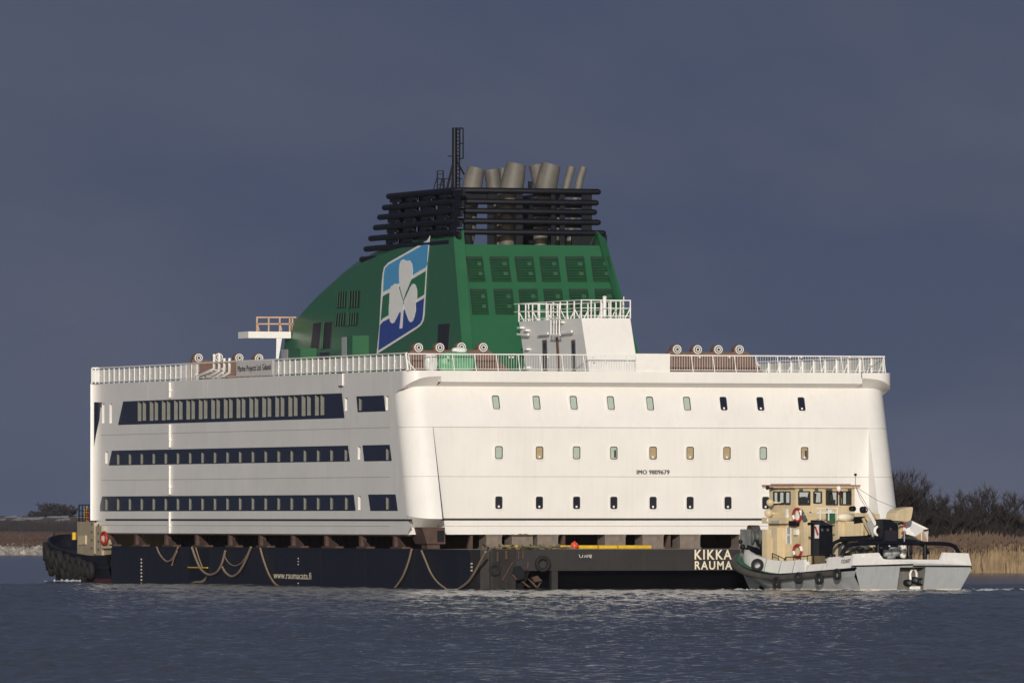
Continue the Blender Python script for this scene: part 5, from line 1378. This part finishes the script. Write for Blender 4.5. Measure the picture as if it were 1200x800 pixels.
def boat_house():
    be=M['beige']
    # lower house
    yl=-2.7; aftc=by(942.5,650,yl).x; fwdc=by(900.5,640,yl).x; zl=by(935,600.5,yl).z
    b=MB(); b.box((fwdc,yl,.9),(aftc,2.7,zl)); 
    # projecting lit pillar and aft casing
    p0=by(915.5,640,yl-.02).x; b.box((p0-.15,yl-.55,.9),(p0+.28,yl,by(917,618,yl).z)); b.box((fwdc-.1,yl-.4,.9),(fwdc+.35,yl,by(903,620,yl).z)); b.box((aftc-.22,yl-.12,.9),(aftc+.1,yl+.3,zl-.1))
    b.box((fwdc-.2,yl-.35,by(905,613,yl).z),(aftc-1.3,yl+.2,by(905,606,yl).z))
    lh=b.build('lower_house',be,boat)
    b=MB(); x1=aftc+2.3; b.box((aftc-.01,-1.95,.9),(x1,1.2,by(960,607,-2).z)); 
    b.box((x1-.5,-1.3,.9),(x1,bx(1010,620,x1+.3).y,bx(985,629,x1).z)); b.box((x1-.5,-1.5,bx(985,628.5,x1).z),(x1+.3,bx(1012,620,x1+.3).y,bx(985,610.5,x1).z)); b.build('aft_casing',be,boat)
    b=MB(); z=bx(985,610.5,x1).z; b.box((x1-.6,-.2,z+.003),(x1+.32,bx(1012,620,x1+.3).y,z+.12)); b.build('casing_rail',M['deckgreen'],boat)
    # wheelhouse: walls with real openings
    yw=-2.4; xa=by(932.5,585,yw).x; xf=by(901.5,585,yw).x; ye=bx(1001.5,585,xa).y
    zf=bx(965,604,xa).z; zt=bx(965,571.5,xa).z
    def hy(px0,px1,p0,p1): a=by(px0,p1,yw); c=by(px1,p0,yw); return (a.x,c.x,a.z,c.z)
    def hx(px0,px1,p0,p1): a=bx(px0,p1,xa); c=bx(px1,p0,xa); return (a.y,c.y,a.z,c.z)
    port=[hy(907,912,576,590.5),hy(913.4,919.2,576,590.5),hy(920.5,926.2,576,590.5)]
    aft=[hx(935.8,948.6,575.8,591),hx(953.4,962.3,576,589),(hx(968.2,981,575.8,591)),(hx(984,996.8,575.8,591))]
    zlo,zhi=aft[0][2],aft[0][3]
    fore=[(-2.2,-.75,zlo-.25,zhi+.15),(-.65,.65,zlo-.25,zhi+.15),(.75,2.05,zlo-.25,zhi+.15)]
    b=MB(); gl=[]
    def wall(to3,u0,u1,holes,nrm):
        grid_holes(b,to3,u0,u1,zf,zt,holes); grid_holes(b,lambda u,v:V(to3(u,v))+V(nrm)*-.06,u0,u1,zf,zt,holes)
        for h in holes:
            c=[to3(h[0],h[2]),to3(h[1],h[2]),to3(h[1],h[3]),to3(h[0],h[3])]; i_=[V(p)+V(nrm)*-.06 for p in c]
            for k in range(4): b.poly([c[k],c[(k+1)%4],i_[(k+1)%4],i_[k]])
            gl.append((c,V(nrm)))
    wall(lambda u,v:(u,yw,v),xf,xa,port,(0,-1,0)); wall(lambda u,v:(xa,u,v),yw,ye,aft,(1,0,0)); wall(lambda u,v:(xf,u,v),yw,ye,fore,(-1,0,0)); wall(lambda u,v:(u,ye,v),xf,xa,[(xf+.15,(xf+xa)/2-.08,zlo-.1,zhi+.1),((xf+xa)/2+.08,xa-.15,zlo-.1,zhi+.1)],(0,1,0))
    b.box((xf,yw,zf-.08),(xa,ye,zf)); 
    wh=b.build('wheelhouse',be,boat)
    for c,nv in gl:
        fr=MB(); P=[V(p)+nv*.012 for p in c]
        for k in range(4): fr.bar(P[k],P[(k+1)%4],.075)
        f=fr.build('window',M['gasket'],wh)
        g=MB(); g.poly([V(p)-nv*.02 for p in c]); pn=g.build('window_glass',M['clear'],wh)
    b=MB(); b.box((xf-.3,yw-.3,zt),(xa+.2,ye+.25,zt+.12)); b.box((xf-.33,yw-.33,zt+.12),(xa+.23,ye+.28,zt+.185),1); b.box((xf,yw+.1,zt+.185),(xa-.1,ye-.2,zt+.26),2); b.build('roof',[be,M['brickred'],M['grey']],wh)
    b=MB(); b.box((xf+.2,-1.9,zf),(xf+.8,1.5,zlo+.12)); b.box((xa-.75,yw+.55,zf),(xa-.25,yw+1.05,zlo+.45)); b.tube([(xa-.5,-.75,zf),(xa-.5,-.6,zhi-.1)],.13,6); b.box((xa-.7,.6,zf),(xa-.3,.85,zlo+.3)); b.tube([(xa-.5,.72,zlo+.3),(xa-.5,.62,zhi)],.11,8); b.box((xa-.25,1.6,zf),(xa-.1,2.1,zhi)); b.tube([(xa-1,-1,zf),(xa-.6,-.9,zhi)],.05,6); b.build('console',M['interior'],wh)
    # searchlights and roof lamps on the port side
    for (px,py,r,m) in ((902.5,588.5,.22,'beige'),(900.5,601,.25,'beige'),(899.5,571.3,.12,'black'),(900.5,609.5,.12,'trim')):
        b=MB(); p=by(px,py,yw-.6); b.lathe([(.001,-r*.9),(r*.6,-r*.75),(r,-r*.1),(r,r*.5),(.001,r*.55)],p,(.75,-.6,0),14); b.bar(p,p+Vector((.3,.6,0)),.08); b.build('searchlight',M[m],wh)
    b=MB()
    for (px,py) in ((938,573.5),(956,572.3),(969,572.6),(972.5,572.8),(995,573)):
        p=bx(px,py,xa+.2); b.box(p-Vector((.02,.08,.08)),p+Vector((.14,.08,.06)))
    b.build('deck_lamp',M['darkgrey'],wh)
    b=MB(); p=bx(983,572.5,xa+.25); b.lathe([(.001,-.2),(.13,-.1),(.14,.1),(.001,.2)],p,(0,0,1),12); b.lathe([(.001,-.3),(.09,-.22),(.09,-.15)],p,(0,0,1),10,1); b.build('roof_beacon',[M['trim'],M['red']],wh)
    b=MB(); p=bx(1002.5,572,xa); b.bar(p,p+Vector((0,0,.75)),.03); b.box(p+Vector((-.05,-.06,.75)),p+Vector((.05,.06,.9)),1); b.build('antenna',[M['grey'],M['black']],wh)
    # port wall fittings
    def pb(x0,x1,y0,y1,name,mt,o=.02,t=.04):
        a=by(x0,y1,yl-o); c=by(x1,y0,yl-o); b=MB(); b.box((a.x,yl-o-t,a.z),(c.x,yl-o,c.z)); return b.build(name,mt,lh)
    for (y0,y1) in ((617.5,625.2),(627.2,636.4)):
        f=pb(921.6,927.2,y0-.8,y1+.8,'vent_window',M['trim'],.0,.05); pb(922.6,926.2,y0,y1,'vent_grille',M['grey'],.05,.015)
    pb(902.5,906.5,619.5,629.5,'window',M['grey'],.0,.03); pb(910.5,911.8,625,629,'door_handle',M['trim'],.0,.06); pb(933,936,620,626.5,'lamp',M['trim'],.0,.2)
    pb(928.8,937,610,616,'fire_box',M['black'],.0,.3); pb(904,914,609.5,613,'step_plate',M['grey'],.36,.05)
    for y0 in (598,599.5): pb(922+(y0-598)*8,924+(y0-598)*8,y0-2,610,'pipe',M['trim'],0,.1)
    b=MB(); b.bar(by(938,598,yl-.1),by(944,610,yl-.1),.2); b.build('stair_stringer',M['darkgrey'],lh)
    b=MB(); c=bx(949.7,601.8,xa+.02); b.disc(c,.13,(1,0,0),14); b.build('porthole',M['gasket'],wh)
    # hand rails on deck and small rail aft of the wheelhouse
    b=MB()
    pts=[by(905,648,-3.7),by(915,652.5,-3.7),by(920,655,-3.7)]; b.tube(pts,.03,5)
    for (px,py) in ((905,648),(912,651.5),(919,655)): p=by(px,py,-3.7); b.bar(p,(p.x,p.y,ZSB(p.x)+.1),.04)
    pts=[by(919,655,-3.75),by(921,652.5,-3.75),by(938,651.8,-3.75),by(953,650,-3.75)]; b.tube(pts,.03,5)
    for (px,py) in ((921,652.5),(930,652),(938,651.8),(946,651),(953,650)): p=by(px,py,-3.75); b.bar(p,(p.x,p.y,ZSB(p.x)+.1),.04)
    b.build('deck_rail',M['black'],boat)
    b=MB(); xx=x1+.3
    for px in (961,971,981): b.bar(bx(px,609.5,xx),bx(px,595,xx),.06)
    for py in (595,600.5): b.bar(bx(957,py,xx),bx(982,py,xx),.06)
    b.build('casing_ladder',M['trim'],boat)
    b=MB(); a=bx(970.5,610,xx-.2); c=bx(977.5,601,xx-.2); b.box((xx-.4,a.y,a.z),(xx-.1,c.y,c.z)); b.build('locker',M['deckgreen'],boat)
    b=MB(); a=bx(970,600,xx-.15); c=bx(974,595.5,xx-.15); b.box((xx-.3,a.y,a.z),(xx-.1,c.y,c.z)); b.build('life_raft',M['trim'],boat)
    b=MB(); a=bx(984,609,xx-.2); c=bx(998,602.5,xx-.2); b.lathe([(.001,-.6),(.2,-.55),(.27,0),(.2,.55),(.001,.6)],(a+c)/2,(0,1,0),12); b.build('rolled_cover',M['cream'],boat)
    # black exhaust cabinet with sloping hood on the aft deck
    def cab(name,x,p0,p1,pt,pb_,pf,hood,parent=boat):
        a=bx(p0,pb_,x); c=bx(p1,pb_,x); zt_=bx(p0,pt,x).z; zh=bx(p0,hood,x).z
        b=MB(); d=.9
        b.poly([(x,a.y,a.z),(x,c.y,a.z),(x,c.y,zt_),(x,a.y,zt_)],0)
        b.poly([(x-d,a.y,a.z),(x,a.y,a.z),(x,a.y,zt_),(x-d,a.y,zh)],1); b.poly([(x,c.y,a.z),(x-d,c.y,a.z),(x-d,c.y,zh),(x,c.y,zt_)],0); b.poly([(x,a.y,zt_),(x,c.y,zt_),(x-d,c.y,zh),(x-d,a.y,zh)],0); b.poly([(x-d,a.y,a.z),(x-d,a.y,zh),(x-d,c.y,zh),(x-d,c.y,a.z)],0)
        for (p,q) in (((x+.02,a.y,a.z),(x+.02,a.y,zt_)),((x+.02,c.y,a.z),(x+.02,c.y,zt_))): b.bar(p,q,.09)
        b.box((x,a.y-.05,zt_-.02),(x+.25,c.y+.05,zt_+.05))
        o=b.build(name,[M['black'],M['bargegrey']],parent); return o
    e1=cab('engine_casing',x1+1.3,960.8,974.2,615.8,651,0,609)
    for px in (963.5,970): 
        b=MB(); b.disc(bx(px,620.5,x1+1.31),.09,(1,0,0),14); b.build('exhaust_outlet',M['darkgrey'],e1)
    b=MB(); c=by(957.6,620.5,bx(960.8,620,x1+1.3).y-.02); 
    b.box(c-Vector((.22,.02,.5)),c+Vector((.22,.02,.3))); b.bar(c+Vector((-.12,-.04,.2)),c+Vector((.15,-.04,-.3)),.09,1); b.build('warning_plate',[M['trim'],M['red']],e1)
    b=MB(); b.tube([bx(947.2,613.6,x1+.6),bx(951,613.2,x1+.6),bx(953.3,615,x1+.6),bx(953.6,651,x1+.6)],.09,8); b.build('vent_pipe',M['black'],boat)
    return x1
X1=boat_house()
def boat_deck():
    bk=M['black']
    # tow arches across the aft deck
    xa=13.3
    b=MB(); b.tube([bx(x,y,xa) for x,y in ((986.6,650),(989.5,643.5),(994,639),(1000,637),(1012,636.4),(1083,636.4),(1104,636.6),(1113,637.6),(1119,640),(1124,648))],.125,8)
    for px in (1029,1084): b.tube([bx(px,636.5,xa),bx(px,656,xa)],.125,8)
    b.build('tow_arch',bk,boat)
    xb=10.9
    b=MB(); b.tube([bx(x,y,xb) for x,y in ((972.6,652),(974.2,641),(978,635.5),(984,632.8),(994,632.3),(1060,632.6),(1073,634.6),(1083,639.5),(1088,648))],.11,8)
    for px in (1062.5,1067.5): b.tube([bx(px,634,xb),bx(px,655,xb)],.09,6)
    b.build('tow_arch',bk,boat)
    # winch and clutter in front of the casing
    b=MB(); w=10.2; c=bx(1003,640.5,w); b.lathe([(.55,-1.0),(.55,-.9),(.3,-.9),(.3,.9),(.55,.9),(.55,1.0)],c,(0,1,0),16); b.box(c-Vector((.3,1.15,1.0)),c+Vector((.2,-1.05,.2))); b.box(c+Vector((-.3,1.05,-1.0)),c+Vector((.2,1.15,.2))); b.build('tow_winch',M['darkgrey'],boat)
    b=MB()
    for (x,y,s) in ((1010,628.5,.32),(1016,631,.28),(999,630.5,.2)): c=bx(x,y,w-.4); b.lathe([(.001,-s*.5),(s,-s*.5),(s,s*.5),(.001,s*.5)],c,(1,.4,0),12)
    b.bar(bx(985,630.2,w),bx(1020,628.8,w),.2); b.build('hydraulic_gear',bk,boat)
    rnd=random.Random(4); b=MB()
    for k in range(14):
        p=bx(rnd.uniform(992,1028),rnd.uniform(639,646),11.8); b.tube([p,p+Vector((rnd.uniform(-.3,.3),rnd.uniform(-.4,.4),rnd.uniform(.1,.35))),p+Vector((0,rnd.uniform(-.5,.5),rnd.uniform(-.2,.2)))],.06,5)
    b.build('coiled_hose',M['darkgrey'],boat)
    b=MB()
    for (px,py,s_) in ((993,643,.25),(1001,644,.2),(1013,642,.3),(1021,641,.2),(1017,646,.25)): c=bx(px,py,11.4); b.box(c-Vector((.2,s_,.22)),c+Vector((.2,s_*.8,.15)))
    b.build('valve_block',M['beige'],boat,stuff=True)
    # bollards aft on the port rail
    for px in (981.5,985.5,989): 
        b=MB(); p=by(px-12,655,-3.6); b.tube([p+Vector((0,0,-.35)),p+Vector((0,0,.3))],.12,10); b.tube([p+Vector((0,0,-.1)),p+Vector((0,0,.05))],.13,10,1); b.build('bollard',[M['black'],M['grey']],boat)
    # bow winch
    xw=2.0; yw=-1.2
    def q(px,py,d=0): return bx(px,py,xw+d)
    b=MB(); a=q(873.3,640); c=q(880,619.8); b.box((xw-.5,a.y,1.6),(xw+.5,c.y,c.z)); a=q(880,640); c=q(890.8,620.5); b.box((xw-.4,a.y,1.6),(xw+.3,c.y,c.z)); bw=b.build('bow_winch',M['winchgrey'],boat)
    b=MB(); b.lathe([(.001,-.3),(.5,-.3),(.5,-.2),(.28,-.2),(.28,.2),(.5,.2),(.5,.3),(.001,.3)],q(884.5,629,.5),(.3,1,0),16); b.lathe([(.28,-.3),(.28,.3)],q(883.5,621,.3),(0,1,0),10); b.build('winch_drum',M['darkgrey'],bw)
    b=MB(); b.lathe([(.2,-.2),(.2,.2)],q(880.5,618.8,.3),(0,1,0),10); b.lathe([(.2,-.2),(.2,.2)],q(885.5,618.9,.3),(0,1,0),10); b.build('drum_cap',M['rust'],bw)
    b=MB()
    for (p,r_) in (((868,634),.13),((870.5,640),.16),((878,642.5),.2),((886,644),.2),((893,646),.18),((897,643),.15)):
        c=q(*p,.6); b.lathe([(.001,-r_),(r_*.9,-r_),(r_,r_*.3),(.001,r_)],c,(.2,.5,1),9)
    for (p,q_) in (((888,628),(896,648)),((886,632),(899,650)),((892,640),(905,652)),((872,642),(900,648)),((876,639),(905,649))): b.tube([q(*p,.7),q(*q_,.9)],.06,6)
    b.build('mooring_gear',M['black'],boat)
    # deck crane
    xc=10.4
    def k(px,py,d=0): return bx(px,py,xc+d)
    b=MB(); a=k(1031.8,650); c=k(1036,613); b.box((xc-.4,a.y,.9),(xc+.2,c.y,c.z)); a=k(1052,640); c=k(1055.5,612); b.box((xc-.4,a.y,a.z),(xc+.2,c.y,c.z)); b.build('crane_column',M['beige'],boat)
    b=MB(); b.hexa([k(1024.5,615.5,-.2),k(1028.2,614.2,-.2),k(1028.2,614.2,.2),k(1024.5,615.5,.2)],[k(1012.6,593.6,-.2),k(1015.8,592.0,-.2),k(1015.8,592.0,.2),k(1012.6,593.6,.2)]); b.build('crane_boom',M['trim'],boat)
    b=MB(); c=k(1028.6,621.8,.3); b.lathe([(.001,-.1),(.32,-.1),(.32,.1),(.21,.1)],c,(1,0,0),18); b.disc(c+Vector((.08,0,0)),.21,(1,0,0),18,1); b.build('boom_pivot',[M['trim'],M['black']],boat)
    for (px,py,r) in ((1012,597,.2),(999,595.8,.16)):
        b=MB(); c=k(px,py,.1); b.lathe([(.001,-.15),(r,-.15),(r,.15),(r*.6,.15)],c,(1,0,0),14); b.disc(c+Vector((.1,0,0)),r*.6,(1,0,0),14,0); b.build('floodlight',M['black'],boat)
    b=MB()
    for (p,q_) in (((1014,606),(1027,621)),((1011,607),(1020,625)),((1016,606),(1023,615))): b.bar(k(*p),k(*q_),.12,0)
    for (p,q_) in (((1000,607.5),(1012,607)),((1000,611),(1016,609)),((1012,608),(1016,612))): b.bar(k(*p,-.2),k(*q_,-.2),.22,1)
    b.prism([k(1014,612,.1),k(1020,610,.1),k(1026,622,.1),k(1022,629,.1)],(.1,0,0),2)
    b.prism([k(1022,603.5,-.1),k(1028.5,602,-.1),k(1029,606,-.1),k(1026,609,-.1)],(.2,0,0),0)
    b.build('crane_linkage',[M['beige'],M['black'],M['grey']],boat)
    b=MB(); b.prism([k(1037.5,609.5,-.3),k(1039,601,-.3),k(1043,596.8,-.3),k(1050,594.8,-.3),k(1058.2,593.6,-.3),k(1059,596,-.3),k(1057.2,606,-.3),k(1056,609.3,-.3),k(1052,610.8,-.3)],(.9,0,0)); b.build('crane_shield',M['beige'],boat)
    x=xc+.9
    a=bx(1035,645,x); c=bx(1052.5,645,x); z1=bx(1036,608.3,x).z; z2=bx(1052,614.5,x).z; zc=a.z-.3
    b=MB(); b.prism([(x,a.y,zc),(x,c.y,zc),(x,c.y,z2),(x,c.y-.55,z1),(x,a.y,z1)],(-.8,0,0)); b.box((x,a.y+.12,zc+.9),(x+.015,c.y-.1,z2-.35),1); cb=b.build('control_cabin',[M['black'],M['navyblack']],boat)
    b=MB(); b.disc(bx(1043.8,619.8,x+.03),.09,(1,0,0),12); b.build('tail_light',M['rust'],cb)
    b=MB(); p=bx(1042,638.5,x+.02); b.box(p-Vector((.0,.05,.08)),p+Vector((.03,.05,.08))); b.build('door_handle',M['trim'],cb)
    b=MB(); b.tube([bx(1053,614,x),bx(1056,612.6,x),bx(1060,613.2,x),bx(1060.5,616,x)],.07,6); b.build('grab_rail',bk,cb)
    b=MB()
    for (px,py,r) in ((1048.5,646.5,.3),(1041,648,.22),(1044.5,651,.2)): c=bx(px,py,x+.4); b.lathe([(.001,-.3),(r,-.3),(r,.2),(.001,.25)],c,(.2,1,0),12)
    b.build('capstan',M['grey'],boat)
    b=MB()
    for (px,py) in ((1058.5,639.5),(1059,644.5),(1058,650)): c=bx(px,py,x+.3); b.lathe([(.12,-.12),(.2,-.12),(.2,.12),(.12,.12)],c,(1,.2,0),12)
    b.build('chain_block',M['trim'],boat)
    # white folded canopy beyond the crane
    xk=9.2
    def c_(px,py,d=0): return bx(px,py,xk+d)
    b=MB()
    A=c_(1055.5,604.5,0); Bp=c_(1088,620.2,.6); Cc_=c_(1073,628,.9); D_=c_(1056,624,.2); E_=c_(1082.5,621.5,.7); G_=c_(1087.4,636,.6); H_=c_(1076.5,632,.8); back=Vector((-1.0,0,0))
    b.poly([A,Bp,Cc_,D_],0); b.poly([D_,Cc_,H_,c_(1065,626.5,.5)],0); b.poly([A,A+back,Bp+back,Bp],0); b.poly([D_,D_+back,A+back,A],0); b.poly([Bp,Bp+back,G_+back,G_],0); b.poly([Cc_,E_,G_,H_],1); b.poly([E_,Bp,G_],0); b.poly([D_+back,G_+back,Bp+back,A+back],0)
    b.prism([c_(1079,624,.9),c_(1080.2,623.5,.9),c_(1080.4,633,.9),c_(1079.4,633,.9)],(.02,0,0),0)
    b.bar(A,Bp,.08,2); b.bar(Bp,E_,.10,3)
    b.build('canopy',[M['boatwhite'],M['orange_primer'],M['trim'],M['rust']],boat)
    b=MB(); tp=bx(1003,570.5,6.6)
    for (px,py,xx) in ((1014,593,10.4),(1050,595,10.2),(1031,613,10.4)):
        e=bx(px,py,xx); m_=(tp+e)/2-Vector((0,0,.12)); b.tube([tp,m_,e],.014,4,0,False)
    for (p,q_) in (((996,640,12.0),(1010,651,12.6)),((1012,645,12.0),(1026,640,11.6)),((1066,652,13.0),(1083,640,13.2)),((1086,641,13.3),(1108,643,13.4)),((1108,643,13.4),(1122,644,13.3))): b.bar(bx(*p),bx(*q_),.03)
    b.build('rigging_wire',M['darkgrey'],boat,stuff=True)
    # ensign, drooping from a short staff
    pl=bx(1059.6,648,x+.1)
    fo=wld(pl)
    t=thing('flag','red and white flag drooping on a thin staff at the workboat crane','flag',fo)
    b=MB(); f0=wld(bx(1059.8,609,x+.1)); b.bar(fo,f0,.05); b.build('staff',M['grey'],t)
    b=MB()
    def fp(px,py): return wld(bx(px,py,x+.16))
    b.prism([fp(p,q_) for p,q_ in ((1060.3,611),(1061.4,612),(1061,618),(1058.6,617.5),(1058.9,613))],ax*.02); b.prism([fp(p,q_) for p,q_ in ((1058.3,621),(1059.2,624),(1056.6,626.5),(1055.8,625))],ax*.02)
    b.build('red_cloth',M['red'],t)
    b=MB(); b.prism([fp(p,q_) for p,q_ in ((1058.6,617.5),(1061,618),(1059.6,622),(1058.2,621.2))],ax*.02); b.build('white_cloth',M['trim'],t)
    # lifebuoys hanging on the port wall
    yl=-2.7
    def buoy(px,py,rx,rz,label):
        p=by(px,py,yl-.16); w=wld(p)
        t=thing('lifebuoy',label,'lifebuoy',w,0,'lifebuoys on the workboat')
        for k in range(8):
            b=MB(); pts=[w+ax*(rx*math.cos(a))+Vector((0,0,rz*math.sin(a))) for a in [2*math.pi*(k+j/4)/8 for j in range(5)]]
            b.tube(pts,.085,8); b.build('segment',M['trim'] if k in (0,4) else M['red'],t)
    buoy(934.3,603.3,.40,.38,'upper red lifebuoy on the workboat wall above the black box')
    buoy(934.6,645.3,.38,.36,'lower red lifebuoy on the workboat wall just above the deck rail')
    # tyres on the port side
    for (px,py,sc_,lb) in ((887.5,661.5,.78,'large black tyre lying against the white bow bulwark'),(910,682,.72,'tyre hanging at the bend of the bow fender, second from the bow'),(935.8,677,.74,'tyre hanging amidships between the bend and the next one aft'),(960,677.5,.74,'third small tyre from the bow on the workboat port side'),(981,672.5,.70,'aftmost tyre hanging below the boat name')):
        y=-HB*1.05 if px>900 else -HB*.86
        p=by(px,py,y-.05); 
        if px<900: p=by(px,py,-HB*1.0)
        nv=-ay if px>900 else (-ay*.8+ax*.55+Vector((0,0,.25)))
        tyre(wld(p),nv,sc_,lb,'tyres along the workboat side',1.0)
        if px>900: 
            b=MB(); w=wld(p); b.tube([w+Vector((0,0,sc_*.4)),w+ay*.25+Vector((0,0,1.1))],.025,5); b.build('tyre_rope',M['rope'],boat) if False else None
boat_deck()

# ------------------------------------------------------------------ thin winter haze over the river
def haze():
    m=bpy.data.materials.new('haze'); m.use_nodes=True; nt=m.node_tree; nt.nodes.clear(); N=nt.nodes.new
    o=N('ShaderNodeOutputMaterial'); p=N('ShaderNodeVolumePrincipled'); p.inputs['Color'].default_value=(.72,.80,1,1); p.inputs['Density'].default_value=HAZE
    nt.links.new(p.outputs[0],o.inputs['Volume'])
    b=MB(); c=[rf(-1700,-260),rf(1700,-260),rf(1700,5400),rf(-1700,5400)]
    b.hexa([p_+Vector((0,0,-3)) for p_ in c],[p_+Vector((0,0,60)) for p_ in c]); ob=b.build('haze',m); tag(ob,kind='stuff')
HAZE=0.00002
haze()

# ------------------------------------------------------------------ a little foam in the workboat's wash
def foam():
    m=mat('white_foam',(0.75,0.77,0.78),0.6,var=0.1); rnd=random.Random(12); b=MB()
    for k in range(240):
        q_=rnd.random()
        if q_<.45: p=wld((BL+rnd.uniform(.1,2.8),HB*rnd.uniform(-.9,1.25),0))
        elif q_<.75: p=wld((rnd.uniform(3,BL),-HB*.9-abs(rnd.gauss(0,.7)),0))
        else: p=wld((BL+rnd.uniform(-1,2),HB*rnd.uniform(1.0,1.9),0))
        w=rnd.uniform(.06,.34); n=6
        b.add([p+RT*(w*math.cos(a))+Vector((SN,CS,0))*(w*1.2*math.sin(a))+Vector((0,0,.02)) for a in [2*math.pi*i/n for i in range(n)]]+[p+Vector((0,0,rnd.uniform(.05,.13)))],[(i,(i+1)%n,n) for i in range(n)],0,True)
    for k in range(22):
        p=pX(rnd.gauss(98,4),680,0); p=Vector((-.6-abs(rnd.gauss(0,.8)),p.y,0)); w=rnd.uniform(.08,.35)
        b.add([p+RT*(w*math.cos(a))+Vector((SN,CS,0))*(w*math.sin(a))+Vector((0,0,.02)) for a in [2*math.pi*i/6 for i in range(6)]]+[p+Vector((0,0,rnd.uniform(.05,.2)))],[(i,(i+1)%6,6) for i in range(6)],0,True)
    tag(b.build('foam',m),kind='stuff')
foam()
